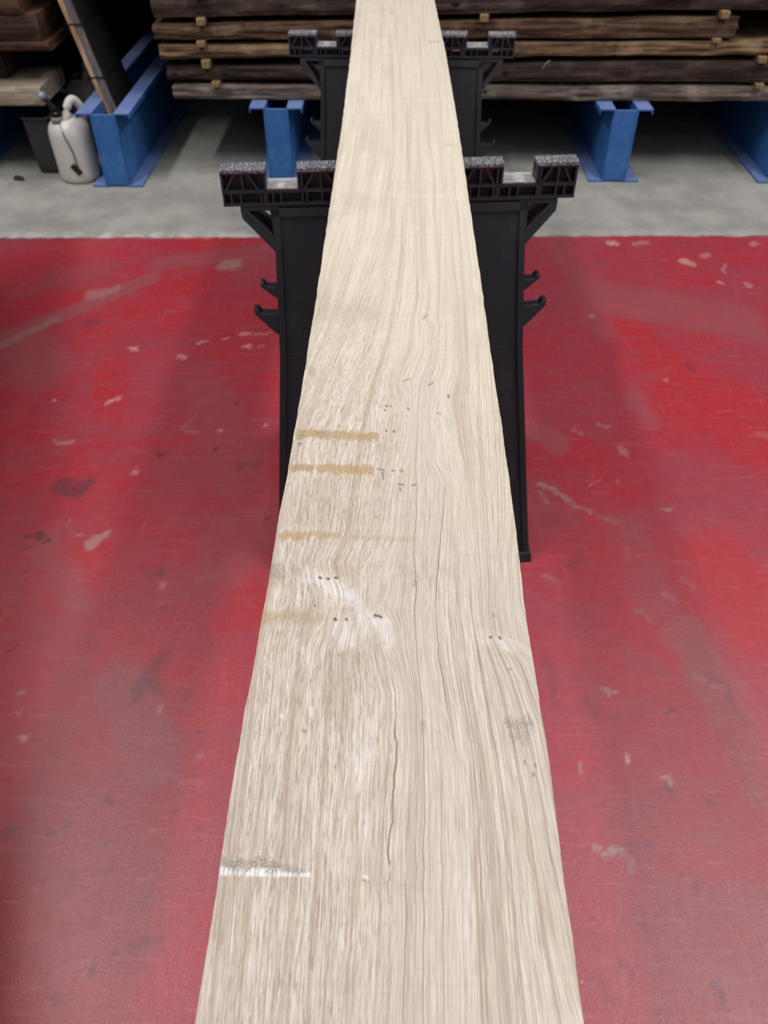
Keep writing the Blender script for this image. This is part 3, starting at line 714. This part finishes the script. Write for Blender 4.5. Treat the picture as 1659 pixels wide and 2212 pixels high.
Zt = ZT + (vnoise(X * 40, Y * 6, 12) - .5) * .0006
ny = len(ny0)
# closed loop around the section: top row, right side, bottom, left side
cols_x = [X[:, i] for i in range(NX)]; 
ring_x = np.concatenate([X, xr[:, None] + .0004, xr[:, None] - .0004, xl[:, None] + .0004, xl[:, None] - .0004], 1)
ring_z = np.concatenate([Zt, np.full((ny, 1), ZT - .0012), np.full((ny, 1), ZB), np.full((ny, 1), ZB), np.full((ny, 1), ZT - .0012)], 1)
ring_y = np.repeat(ny0[:, None], NX + 4, 1)
NR = NX + 4
co = np.stack([ring_x, ring_y, ring_z], -1).reshape(-1, 3)
i = np.arange(ny * NR).reshape(ny, NR); j = np.roll(i, -1, 1)
f = np.stack([i[:-1], j[:-1], j[1:], i[1:]], -1).reshape(-1, 4)
# end caps: fans as quads between top row and bottom edge
me = np_mesh('hardwood_board', co, f, M['board'], False)
bm = bmesh.new(); bm.from_mesh(me); bm.verts.ensure_lookup_table()
for row in (0, ny - 1):
    bm.faces.new([bm.verts[row * NR + k] for k in range(NR)])
bmesh.ops.recalc_face_normals(bm, faces=bm.faces)
bm.to_mesh(me); bm.free()
me.update()
# grain coordinates: guides follow the figure of the wood
gy = ny0
GX = []
for g in GUIDES:
    p = np.array(g); p = p[np.argsort(p[:, 1])]
    v = np.interp(gy, p[:, 1], p[:, 0]); GX.append(v)
GX = np.array(GX)
k = np.exp(-np.linspace(-2, 2, 9) ** 2); k /= k.sum()
GX = np.array([np.convolve(np.pad(v, 4, mode='edge'), k, mode='valid') for v in GX])
wv = np.arange(len(GUIDES)) * W
GWf = np.zeros((ny, NR))
for r_ in range(ny):
    gx = GX[:, r_]
    e = .3
    gxx = np.concatenate([[gx[0] - e * (gx[1] - gx[0]) / W], gx, [gx[-1] + e * (gx[-1] - gx[-2]) / W]])
    GWf[r_] = np.interp(ring_x[r_], gxx, np.concatenate([[wv[0] - e], wv, [wv[-1] + e]]))
cd = np.full(GWf.shape, .01); cs_ = np.zeros(GWf.shape); cw_ = np.full(GWf.shape, .0005)
for wvv, v0, v1, hw, st in CRACKS:
    d = GWf - wvv
    gate = np.clip((ring_y - v0 + .02) / .04, 0, 1) * np.clip((v1 + .03 - ring_y) / .06, 0, 1)
    m = (np.abs(d) < np.abs(cd)) & (gate > 0) & (np.abs(d) < .006)
    cd[m] = d[m]; cs_[m] = (gate * st)[m]; cw_[m] = hw
set_attr(me, 'crack_d', cd); set_attr(me, 'crack_s', cs_); set_attr(me, 'crack_w', cw_)
set_attr(me, 'gw', GWf); set_attr(me, 'gv', ring_y)
UU = np.concatenate([u, [1, 1, 0, 0]])[None, :].repeat(ny, 0)
sstep = lambda a, b, v: (lambda t: t * t * (3 - 2 * t))(np.clip((v - a) / (b - a), 0, 1))
far = sstep(.35, 1.05, ring_y)
set_attr(me, 'far', far)
left = 1 - sstep(.30, .62, UU + .08 * (vnoise(UU * 4, ring_y * 6, 21) - .5))
set_attr(me, 'leftish', left * (1 - .5 * sstep(.9, 1.5, ring_y)))
set_attr(me, 'pore', (1 - sstep(.6, 1.4, ring_y)) * (.45 + .55 * left))
set_attr(me, 'sap', sstep(.62, .85, UU) * sstep(.42, .6, ring_y) * (1 - sstep(.8, 1.0, ring_y)))
XD = ring_x + (vnoise(ring_x * 300, ring_y * 180, 31) - .5) * .003 + (vnoise(ring_x * 700, ring_y * 450, 33) - .5) * .003
YD = ring_y + (vnoise(ring_x * 260, ring_y * 120, 32) - .5) * .005 + (vnoise(ring_x * 750, ring_y * 400, 34) - .5) * .006
acc = {k_: np.zeros_like(ring_x) for k_ in ('tan', 'grey', 'dark', 'light', 'brown_tone')}
for x0, y0, x1, y1, rx, ry, kk, st, so in BOARD_MARKS:
    if kk == 'dark': rx *= .75; ry *= .75
    if kk in ('tan', 'grey'): ry *= 1.25
    small = kk == 'dark' or (rx < .0022) or (kk == 'light' and st > 1.2)
    d = capsule(ring_x if small else XD, ring_y if small else YD, x0, y0, x1, y1, max(rx, .0010), max(ry, .0014))
    m = np.clip((1 + so * .5 - d) / (so + .05), 0, 1); m = m * m * (3 - 2 * m) * st
    acc[kk] = np.maximum(acc[kk], m)
for k_, v in acc.items(): set_attr(me, k_, v)
bo = bpy.data.objects.new('hardwood_board', me); C.objects.link(bo)
tag(bo, 'long pale sawn hardwood board lying across both black sawhorses', 'board')

# ------------------------------------------------------------ sawhorses
def sawhorse(loc, rz, sx, face, fy, ry_, label):
    root = empty('sawhorse', loc, rz)
    tag(root, label, 'sawhorse', 'black plastic sawhorses under the board')
    zt = .805; zs = zt - .036 * face; z0 = zt - .068 * face; zsh = zt - .041 * face
    S = lambda a: a * sx
    fnY = lambda y: (lambda a, b, d: (a, y + d, b))
    D = .048; DP = .034
    # top beam: back web, shelf, lip, ribs
    bm = bmesh.new()
    spans = [(-.329, -.247), (-.190, .190), (.252, .329)]
    for a, b in spans:
        box(bm, S(a), S(b), .020, .026, zsh, zt - .010)
        box(bm, S(a), S(a) + .004, 0, DP, zsh, zt - .010); box(bm, S(b) - .004, S(b), 0, DP, zsh, zt - .010)
        box(bm, S(a), S(b), 0, DP, zt - .011, zt - .007)
    def vee(a, b):
        m = (a + b) / 2
        bar(bm, (m, zsh), (m, zt - .01), .0035, fnY(0), .022)
        bar(bm, (a + .006, zsh), (a + (b - a) * .33, zt - .01), .0035, fnY(0), .022)
        bar(bm, (b - .010, zsh), (a + (b - a) * .64, zt - .01), .0035, fnY(0), .022)
    vee(S(-.329), S(-.252)); vee(S(-.185), S(-.110)); vee(S(.110), S(.185)); vee(S(.257), S(.329))
    for q in (-.252, -.182, -.104, .104, .180, .260): box(bm, S(q) - .0018, S(q) + .0018, 0, .022, z0, zt - .010 if abs(q) not in (.252,) else zsh)
    box(bm, S(-.329), S(.329), 0, D, zsh - .004, zsh + .001)
    box(bm, S(-.329), S(.329), -.001, D, z0, z0 + .004)
    # rear web with slots through it
    lo, hi = z0 + .003, zsh - .003
    cuts = [(-.286, -.258), (-.172, -.152), (.150, .170), (.262, .285)]
    xprev = -.329
    for a, b in cuts:
        box(bm, S(xprev), S(a), .020, .026, lo, hi); xprev = b
        box(bm, S(a), S(b), .020, .026, lo, lo + (hi - lo) * .45)
    box(bm, S(xprev), S(.329), .020, .026, lo, hi)
    for q in (-.327, -.313, -.296, -.258, -.248, -.236, -.222, -.182, -.174, -.146, -.13, -.06, 0, .06, .13, .146, .174, .184, .204, .22, .256, .263, .292, .308, .327):
        box(bm, S(q) - .0016, S(q) + .0016, 0, .022, lo, hi)
    obj('top_beam', bm, M['ribbed'], root)
    # gripping pads with a knurled top
    for a, b in spans:
        bm = bmesh.new()
        A, B = S(a), S(b)
        box(bm, A, B, -.001, DP, zt - .0075, zt - .002)
        nxn = max(3, int((B - A) / .0052)); 
        for iy in range(4):
            for ix in range(nxn):
                cx = A + (ix + .5 + (.25 if iy % 2 else -.25)) * (B - A) / nxn; cy = .004 + iy * .0086
                r_ = .0021
                v = [bm.verts.new((cx + dx * r_, cy + dy * r_ * 1.4, zt - .0021)) for dx, dy in ((-1, -1), (1, -1), (1, 1), (-1, 1))]
                t = [bm.verts.new((cx + dx * r_ * .6, cy + dy * r_ * .8, zt)) for dx, dy in ((-1, -1), (1, -1), (1, 1), (-1, 1))]
                bm.faces.new(t)
                for q in range(4): bm.faces.new([v[q], v[(q + 1) % 4], t[(q + 1) % 4], t[q]])
        o = obj('grip_pad', bm, M['pad'], root); o['label'] = 'scuffed grey knurled pad'
    for a, b in ((-.247, -.190), (.190, .252)):
        bm = bmesh.new(); box(bm, S(a), S(b), .001, D, zs - .004, zs)
        o = obj('slot_floor', bm, M['worn'], root, bevel=.001); o['label'] = 'pale scuffed slot bottom'
    # legs: one moulded frame each side, leaning outwards
    for side, fyy, nm in ((1, fy, 'front_leg_frame'), (-1, ry_, 'rear_leg_frame')):
        ytop = .002 if side > 0 else D - .002
        def fn(a, b, d, ytop=ytop, fyy=fyy, side=side):
            t = (z0 - b) / z0
            return (a, ytop + (fyy - ytop) * t + d * side, b)
        bm = bmesh.new()
        P = lambda pts, t0, t: prism(bm, [(S(a), b) for a, b in pts], lambda a, b, d: fn(a, b, d + t0), t)
        # solid upper panel, then two legs and a low tie
        P([(-.246, z0), (.246, z0), (.242, .66), (.246, .47), (.10, .47), (.06, .50), (-.06, .50), (-.10, .47), (-.246, .47), (-.240, .66)], .006, .022)
        for sg in (-1, 1):
            leg = [(sg * .246, .47), (sg * .10, .47), (sg * .150, .10), (sg * .175, 0), (sg * .286, 0), (sg * .274, .14)]
            P(leg, .006, .022)
            # raised rims
            P([(sg * .240, z0), (sg * .240, .66), (sg * .2465, .47), (sg * .274, .14), (sg * .286, 0), (sg * .272, 0), (sg * .260, .14), (sg * .233, .47), (sg * .227, .66), (sg * .227, z0)], 0, .030)
            P([(sg * .110, z0 - .03), (sg * .110, .47), (sg * .160, .10), (sg * .175, 0), (sg * .187, 0), (sg * .172, .10), (sg * .124, .47), (sg * .122, z0 - .03)], 0, .008)
            # triangular wing with its opening
            P([(sg * .240, z0), (sg * .299, z0), (sg * .299, z0 - .010), (sg * .240, z0 - .010)], 0, .030)
            P([(sg * .299, z0 - .008), (sg * .297, z0 - .022), (sg * .238, .655 if face > .95 else .668), (sg * .238, .678), (sg * .286, z0 - .008)], 0, .030)
            P([(sg * .286, z0 - .010), (sg * .240, .684), (sg * .240, .680), (sg * .290, z0 - .012)], -.002, .034)
            # foot
            P([(sg * .172, 0), (sg * .290, 0), (sg * .289, .022), (sg * .170, .022)], -.003, .036)
        P([(-.240, z0 - .006), (.240, z0 - .006), (.240, z0 - .022), (-.240, z0 - .022)], 0, .008)
        P([(-.235, .23), (.235, .23), (.238, .17), (-.238, .17)], .008, .018)
        obj(nm, bm, M['black'], root, bevel=.0012)
        for sg in ((-1, 1) if side > 0 else ()):
            bm = bmesh.new()
            prism(bm, [(S(sg * a), b) for a, b in ((.240, .594), (.262, .595), (.268, .603), (.2745, .602), (.2735, .594), (.246, .574), (.240, .574))], lambda a, b, d: fn(a, b, d + .004), .020)
            obj('bracket_hook', bm, M['black'], root, bevel=.0015)
            bm = bmesh.new()
            prism(bm, [(S(sg * a), b) for a, b in ((.240, .545), (.276, .547), (.282, .555), (.2905, .555), (.2895, .545), (.249, .507), (.240, .507))], lambda a, b, d: fn(a, b, d + .004), .020)
            obj('bracket_hook', bm, M['black'], root, bevel=.0015)
    # spreader shelf between the leg frames
    t = (z0 - .19) / z0
    yf = fy * t + .03; yr = D + (ry_ - D) * t - .03
    bm = bmesh.new(); box(bm, S(-.20), S(.20), yf, yr, .196, .206)
    for q in (-.2, -.1, 0, .1, .194): box(bm, S(q), S(q) + .006, yf, yr, .18, .197)
    obj('spreader_shelf', bm, M['black'], root)
    return root
h1 = sawhorse((.0125, 1.502, 0), math.atan2(.05, .651), 1.0, 1.0, -.25, .28, 'black plastic sawhorse nearest the camera, carrying the board on the red floor')
h2 = sawhorse((.0165, 2.425, 0), math.radians(-.8), .917, .85, -.24, .29, 'black plastic sawhorse standing farther back, just before the dark timber stack')

# ------------------------------------------------------------ blue rack bases
RB = []
def rack_base(x, y, label, L=1.25):
    root = empty('rack_base', (x, y, 0)); RB.append(root)
    tag(root, label, 'rack base', 'blue steel rack bases standing on the concrete')
    bm = bmesh.new(); box(bm, -.050, .050, .004, .012, .006, .287)
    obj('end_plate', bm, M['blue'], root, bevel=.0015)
    for sg in (-1, 1):
        bm = bmesh.new()
        def pr(pts):
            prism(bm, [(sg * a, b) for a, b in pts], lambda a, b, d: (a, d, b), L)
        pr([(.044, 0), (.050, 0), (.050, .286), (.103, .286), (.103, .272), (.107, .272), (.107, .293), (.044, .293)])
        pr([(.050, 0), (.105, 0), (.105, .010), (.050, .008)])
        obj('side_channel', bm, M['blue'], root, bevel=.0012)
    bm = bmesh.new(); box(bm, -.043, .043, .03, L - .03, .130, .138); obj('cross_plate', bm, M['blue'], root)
    return root
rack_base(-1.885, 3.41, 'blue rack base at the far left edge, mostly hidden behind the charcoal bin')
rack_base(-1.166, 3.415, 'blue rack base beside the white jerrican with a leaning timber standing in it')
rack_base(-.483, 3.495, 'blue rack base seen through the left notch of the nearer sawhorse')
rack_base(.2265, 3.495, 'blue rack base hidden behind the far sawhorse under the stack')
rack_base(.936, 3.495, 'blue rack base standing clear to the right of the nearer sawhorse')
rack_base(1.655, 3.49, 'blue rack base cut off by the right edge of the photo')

# ------------------------------------------------------------ timber planks
def slab(name, x0, x1, zl, zr, y0, depth, mat, seed, label, cat='plank', group=None, wave=.004, xa=-.8, xb=.8, notch=.012):
    """zl/zr: (bottom, top) heights at x=xa and x=xb"""
    n = max(8, int((x1 - x0) / .022)); r0 = np.random.default_rng(seed)
    t = np.linspace(x0, x1, n)
    s_ = np.clip((t - xa) / (xb - xa), -.3, 1.3)
    zb_ = zl[0] * (1 - s_) + zr[0] * s_; zt_ = zl[1] * (1 - s_) + zr[1] * s_
    one = np.ones_like(t)
    nb = (vnoise(t * 5, one * seed, seed) - .5) * 2 * wave + (vnoise(t * 22, one * seed, seed + 3) - .5) * wave * .5
    nt = (vnoise(t * 5, one * seed + 7, seed) - .5) * 2 * wave * .5 + (vnoise(t * 22, one * seed + 7, seed + 5) - .5) * wave * .5
    zb_ = zb_ + np.maximum(nb, 0) ; zt_ = zt_ + np.minimum(nt, 0)
    yb = y0 + vnoise(t * 4, one * 3 + seed, seed + 9) * .018
    secs = []
    m = 9
    for k in range(m):   # front face from bottom to top
        a = k / (m - 1)
        prof = .010 * (2 * abs(a - .5)) ** 3
        ny_ = vnoise(t * 9, one * a * 3.5 + seed, seed + 11) * notch + vnoise(t * 30, one * a * 7 + seed, seed + 12) * .004
        secs.append((yb + prof + ny_ * (1 if 0 < k < m - 1 else .6), zb_ + (zt_ - zb_) * a))
    secs.append((np.full(n, y0 + depth), zt_)); secs.append((np.full(n, y0 + depth), zb_))
    R_ = len(secs)
    endj = np.zeros((n, R_)); endj[0] = r0.random(R_) * .008; endj[-1] = -r0.random(R_) * .008
    co = np.zeros((n, R_, 3))
    for k, (yy, zz) in enumerate(secs): co[:, k, 0] = t; co[:, k, 1] = yy; co[:, k, 2] = zz
    co[:, :, 0] += endj
    bm = bmesh.new(); V = [[bm.verts.new(co[a, b]) for b in range(R_)] for a in range(n)]
    for a in range(n - 1):
        for b in range(R_):
            bm.faces.new([V[a][b], V[a + 1][b], V[a + 1][(b + 1) % R_], V[a][(b + 1) % R_]])
    bm.faces.new(V[0]); bm.faces.new(V[-1][::-1])
    o = obj(name, bm, mat)
    tag(o, label, cat, group)
    return o

YS = 3.574
G1 = 'weathered planks in the big stack'
p1 = slab('timber_plank', -.915, 2.3, (.2945, .348), (.2945, .350), YS, .5, M['t_grey'], 11, 'lowest grey-brown plank of the big stack, resting on the blue rack bases', group=G1, wave=.004)
p2 = slab('timber_plank', -.930, 2.1, (.365, .416), (.366, .437), YS, .5, M['t_dark'], 22, 'dark plank with round knot holes, second from the bottom of the big stack', group=G1)
p3 = slab('timber_plank', -.942, 2.2, (.445, .493), (.460, .509), YS, .5, M['t_tan'], 33, 'lighter tan waney-edged plank, third from the bottom of the big stack', group=G1)
p4 = slab('timber_plank', -.955, 1.33, (.511, .567), (.523, .590), YS, .5, M['t_brown'], 44, 'brown plank ending short on the right, fourth from the bottom of the big stack', group=G1)
p5 = slab('timber_plank', -.945, 2.2, (.589, .659), (.613, .686), YS, .5, M['t_dark'], 55, 'thick dark plank cut off by the top of the photo, fifth in the big stack', group=G1)
p7 = slab('timber_plank', -1.26, 2.2, (.765, .83), (.79, .85), YS + .02, 1.1, M['t_dark'], 77, 'wide plank added above the frame to block light, seventh from the bottom of the big stack', group=G1)  # unseen, added extra deep to keep the space under the stack dark
p8 = slab('timber_plank', -1.24, 2.2, (.85, .91), (.87, .93), YS + .02, 1.1, M['t_dark'], 88, 'wide plank added above the frame to block light, topmost of the big stack', group=G1)  # unseen second cover plank, added for the same darkening
p6 = slab('timber_plank', -.95, 2.2, (.679, .745), (.706, .772), YS + .005, .5, M['t_dark'], 66, 'plank above the frame, sixth from the bottom of the big stack', group=G1)
def knot(parent, x, z, r_, y=YS + .004):
    bm = bmesh.new()
    bmesh.ops.create_uvsphere(bm, u_segments=14, v_segments=8, radius=1.0)
    for v in bm.verts: v.co = (x + v.co.x * r_, y + v.co.y * .006, z + v.co.z * r_ * .75)
    obj('knot_hole', bm, M['knot'], parent, smooth=True)
for x, z, r_ in ((-.893, .391, .010), (-.665, .390, .011), (-.536, .406, .008), (.442, .407, .010)): knot(p2, x, z, r_ * 1.15, YS + .007)
knot(p5, .230, .642, .016, YS + .008); knot(p1, .367, .330, .010, YS + .008)
# stickers: pale laths between the planks
def sticker(x, zl, zr, label, wd=.032, dep=.46, y=YS - .008):
    s_ = np.clip((x + .8) / 1.6, -.3, 1.3); z0 = zl[0] * (1 - s_) + zr[0] * s_; z1 = zl[1] * (1 - s_) + zr[1] * s_
    bm = bmesh.new(); box(bm, -wd / 2, wd / 2, 0, dep, -.001, z1 - z0)
    o = obj('sticker_lath', bm, M['stick'], bevel=.0015); o.location = (x, y, z0)
    tag(o, label, 'lath', 'pale laths spacing the stacked planks')
g12 = ((.348, .365), (.350, .366)); g23 = ((.416, .445), (.437, .460)); g34 = ((.493, .511), (.509, .523)); g45 = ((.567, .589), (.590, .613)); g56 = ((.659, .679), (.686, .706))
sticker(-.728, *g12, 'pale lath near the left end, lowest gap of the big stack')
sticker(-.757, *g23, 'pale lath near the left end, second gap up, under the tan plank')
sticker(-.766, *g34, 'pale lath near the left end, between the tan and brown planks')
sticker(-.755, *g45, 'pale lath near the left end, under the thick dark top plank')
sticker(-.753, *g56, 'pale lath near the left end on the thick dark plank at the top edge')
sticker(-.75, (.745, .765), (.772, .79), 'pale lath above the frame near the left end, under the seventh plank')
sticker(1.1, (.745, .765), (.772, .79), 'pale lath above the frame to the right, under the seventh plank')
sticker(-.7, (.83, .85), (.85, .87), 'pale lath above the frame near the left end, under the topmost plank')
sticker(1.1, (.83, .85), (.85, .87), 'pale lath above the frame to the right, under the topmost plank')
sticker(.342, *g45, 'pale lath just right of the far sawhorse under the thick dark plank')
sticker(1.262, *g45, 'pale lath above the right end of the short brown plank')
sticker(1.254, *g34, 'pale lath below the right end of the short brown plank')
sticker(1.453, *g23, 'pale lath at the right edge, below the tan plank')
sticker(1.472, *g12, 'pale lath at the right edge, lowest gap of the big stack')
bm = bmesh.new(); pts = [(0.583, 3.563, .418), (.590, 3.560, .428), (.596, 3.558, .442), (.612, 3.560, .452)]
tube(bm, pts, .0012, 6)
tag(obj('loose_strand', bm, M['strand'], smooth=True), 'thin pale strand sticking out from the stack right of the far sawhorse', 'strand')

# ---- left pile
def blk(name, x0, x1, y0, y1, z0, z1, mat, label, seed, cat='timber', group='timbers in the pile at top left'):
    return slab(name, x0, x1, (z0, z1), (z0, z1), y0, y1 - y0, mat, seed, label, cat, group, wave=.002, notch=.004)
blk('timber_block', -2.5, -1.42, 3.485, 3.80, .2945, .362, M['t_pale'], 'pale squared timber at the left edge above the charcoal bin', 71)
blk('timber_bearer', -2.2, -1.585, 3.60, 3.80, .3615, .486, M['t_dark'], 'dark timber bearer at the left edge, on the pale squared timber', 72)
blk('timber_plank', -2.5, -1.345, 3.50, 3.85, .487, .520, M['t_red'], 'thin reddish-brown plank under the timber blocks at top left', 73, 'plank')
blk('timber_block', -2.5, -1.370, 3.51, 3.80, .5195, .613, M['t_red'], 'reddish-brown timber block on the thin plank at top left', 74)
blk('timber_block', -2.5, -1.42, 3.51, 4.2, .6995, .912, M['t_red'], 'thick timber block above the frame on the left pile', 76)
slab('timber_plank', -2.5, -.85, (.911, .975), (.911, .975), 3.92, .8, M['t_dark'], 78, 'wide dark plank added to block light, bridging the left pile and the big stack above the frame', 'plank')  # unseen cover added so the left rack base and gap stay dark
blk('timber_block', -2.5, -1.42, 3.50, 3.80, .6125, .70, M['t_red'], 'upper reddish-brown timber block touching the top left corner', 75)

# ---- timber leaning in the left rack base
root = empty('leaning_timber', (-1.19, 3.60, .139)); tag(root, 'tall strapped timber leaning left, standing inside the left blue rack base', 'timber')
def fl_(xo0, xo1, y0, y1, name, mat, z1=.85, lab=None, off=0.):
    bm = bmesh.new(); H = z1
    k = -.222
    vs_ = [bm.verts.new((x + k * z, y, z)) for z in (0, H) for y in (y0, y1) for x in (xo0, xo1)]
    for q in ((0, 2, 3, 1), (4, 5, 7, 6), (0, 1, 5, 4), (2, 6, 7, 3), (0, 4, 6, 2), (1, 3, 7, 5)): bm.faces.new([vs_[i_] for i_ in q])
    o = obj(name, bm, mat, root, bevel=.001)
    if lab: o['label'] = lab
    return o
fl_(.004, .022, -.006, .26, 'edge_board', M['lean_tan'], lab='pale tan narrow edge')
fl_(.0222, .052, 0, .262, 'core_board', M['lean_grey'], lab='grey edge')
fl_(.0522, .060, .002, .262, 'side_board', M['lean_dark'], lab='dark brown side')
for zc in (.235, .425):
    bm = bmesh.new(); k = -.222
    loop = [(.0025, -.0075), (.0615, -.0012), (.0615, .2635), (.0025, .2615)]
    for a in range(4):
        p_, q_ = loop[a], loop[(a + 1) % 4]
        pts = []
        v = [bm.verts.new((x + k * z, y, z)) for (x, y), z in ((p_, zc - .003), (q_, zc - .003), (q_, zc + .003), (p_, zc + .003))]
        bm.faces.new(v)
    o = obj('strap', bm, M['strap'], root)
    sm = o.modifiers.new('solid', 'SOLIDIFY'); sm.thickness = .001

# ------------------------------------------------------------ jerricans
def jerrican(loc, sc_, body, label, full=True):
    root = empty('jerrican', loc); root.rotation_euler = (0, 0, 0)
    tag(root, label, 'jerrican')
    bm = bmesh.new()
    prof = [(.060, 0), (.074, .003), (.081, .012), (.085, .03), (.086, .10), (.088, .17), (.087, .195), (.081, .218), (.068, .235), (.048, .247), (.030, .252)]
    lathe(bm, [(a * sc_, b * sc_) for a, b in prof], 0, 0, 1.0, .92, 48)
    obj('body', bm, body, root, smooth=True)
    # hollow grip loop moulded over the shoulder
    bm = bmesh.new(); pts = []
    for k in range(15):
        a = math.pi * (k / 14)
        pts.append(((.004 + .062 * (k / 14)) * sc_, (-.028 + .075 * (k / 14)) * sc_, (.226 + .088 * math.sin(a) ** .75) * sc_))
    tube(bm, pts, [.0165 * sc_] * 15, 14)
    obj('handle', bm, body, root, smooth=True)
    nx, nyy = -.026 * sc_, -.030 * sc_
    bm = bmesh.new(); lathe(bm, [(.026 * sc_, .238 * sc_), (.026 * sc_, .258 * sc_), (.021 * sc_, .262 * sc_)], nx, nyy, seg=28)
    obj('neck', bm, M['grimy'], root, smooth=True)
    if full:
        bm = bmesh.new(); lathe(bm, [(.020, .261), (.022, .263), (.022, .276), (.016, .280)], nx, nyy, seg=28)
        for k in range(20):
            a = 2 * math.pi * k / 20; box(bm, -.001, .001, -.001, .001, .263, .276, Matrix.Translation((nx + .0222 * math.cos(a), nyy + .0222 * math.sin(a), 0)))
        obj('cap', bm, M['cap'], root)
        bm = bmesh.new(); tube(bm, [(nx, nyy, .277), (nx - .010, nyy - .002, .300), (nx - .024, nyy - .006, .325), (nx - .032, nyy - .010, .338)], [.014, .013, .011, .011], 16)
        sp = obj('spout', bm, M['cap'], root, smooth=True)
        bm = bmesh.new(); tube(bm, [(nx - .030, nyy - .009, .334), (nx - .036, nyy - .012, .344), (nx - .040, nyy - .014, .352)], [.014, .0145, .012], 16)
        tube(bm, [(nx - .038, nyy - .013, .349), (nx - .042, nyy - .016, .356)], [.006, .005], 10)
        o = obj('spout_tip', bm, M['clear'], sp, smooth=True); o['label'] = 'pale blue-grey nozzle tip'
        # tether with a dark tag hanging down the front
        bm = bmesh.new(); pts = []
        for k in range(14):
            t = k / 13; x = nx + .012 + .040 * t + .012 * math.sin(t * 3.14); z = .243 - .178 * t
            rr = .0885 if z < .2 else .0885 - (z - .2) * .75
            y = -.92 * math.sqrt(max(rr * rr - x * x, 1e-5)) - .0035
            pts.append((x, y, z))
        tube(bm, pts, .0022, 8); te = obj('tether', bm, M['strap'], root, smooth=True)
        bm = bmesh.new(); m = Matrix.Translation((.018, -.0815, .068)) @ Matrix.Rotation(math.radians(-38), 4, 'Y')
        box(bm, -.012, .012, -.004, .002, -.025, .022, m)
        obj('tag', bm, M['cap'], te, bevel=.002)
    else:
        bm = bmesh.new(); lathe(bm, [(.027 * sc_, .256 * sc_), (.027 * sc_, .275 * sc_), (.02 * sc_, .28 * sc_)], nx, nyy, seg=24)
        obj('cap', bm, M['cap'], root, smooth=True)
    return root
jerrican((-1.348, 3.512, 0), 1.0, M['jug'], 'white plastic jerrican with black spout standing beside the left blue rack base')
jerrican((-1.375, 3.92, 0), 1.14, M['grimy'], 'grimy jerrican standing in the dark behind the white one', False)

# ------------------------------------------------------------ bin behind
root = empty('storage_bin', (-1.500, 3.66, 0)); tag(root, 'open charcoal plastic bin standing behind and left of the white jerrican', 'bin')
bm = bmesh.new()
def rrect(hx, hy, z, r_=.02, seg=5):
    out = []
    for cx, cy, a0 in ((hx - r_, hy - r_, 0), (-hx + r_, hy - r_, 90), (-hx + r_, -hy + r_, 180), (hx - r_, -hy + r_, 270)):
        for k in range(seg + 1):
            a = math.radians(a0 + 90 * k / seg); out.append((cx + r_ * math.cos(a), cy + r_ * math.sin(a), z))
    return out
rings = [rrect(.044, .095, 0), rrect(.048, .10, .02), rrect(.056, .112, .215), rrect(.056, .112, .232), rrect(.052, .108, .232), rrect(.044, .095, .012)]
V = [[bm.verts.new(p) for p in r_] for r_ in rings]
for A, B in zip(V, V[1:]):
    for k in range(len(A)): bm.faces.new([A[k], A[(k + 1) % len(A)], B[(k + 1) % len(A)], B[k]])
bm.faces.new(V[0][::-1]); bm.faces.new(V[-1])
obj('body', bm, M['bin'], root, smooth=False, bevel=0)
bm = bmesh.new(); rp = rrect(.058, .114, .230, .022, 6); tube(bm, rp, .006, 8, closed=True)
obj('rim', bm, M['bin'], root, smooth=True)

# ------------------------------------------------------------ bits on the floor
def chip(name, x, y, sx, sy, sz, rz, mat, label, cat, seed, z=0.):
    bm = bmesh.new(); bmesh.ops.create_icosphere(bm, subdivisions=2, radius=1)
    rr = random.Random(seed)
    for v in bm.verts:
        k = 1 + rr.uniform(-.25, .2); v.co = Vector((v.co.x * sx * k, v.co.y * sy * k, max(v.co.z, -.6) * sz * k))
    zmin = min(v.co.z for v in bm.verts)
    for v in bm.verts: v.co.z -= zmin
    o = obj(name, bm, mat); o.location = (x, y, z); o.rotation_euler = (0, 0, rz); tag(o, label, cat); return o
chip('bark_chip', -1.612, 3.49, .028, .012, .010, -.3, M['bark'], 'dark curl of bark on the concrete left of the charcoal bin', 'bark chip', 1)

# pile of boards standing outside the left of the frame; its edge shades the floor at the left

ang = math.atan(.27)
for k in range(4):
    bm = bmesh.new(); box(bm, -.62, 0, -3.2, 0, k * .215, k * .215 + .214)
    o = obj('stacked_beam', bm, M['t_pile'], bevel=.006)
    o.location = (-1.405, 2.59, 0); o.rotation_euler = (0, 0, ang)
    tag(o, ['lowest', 'second', 'third', 'topmost'][k] + ' brown squared beam in a pile just outside the left of the photo', 'beam', 'beams piled outside the left edge')
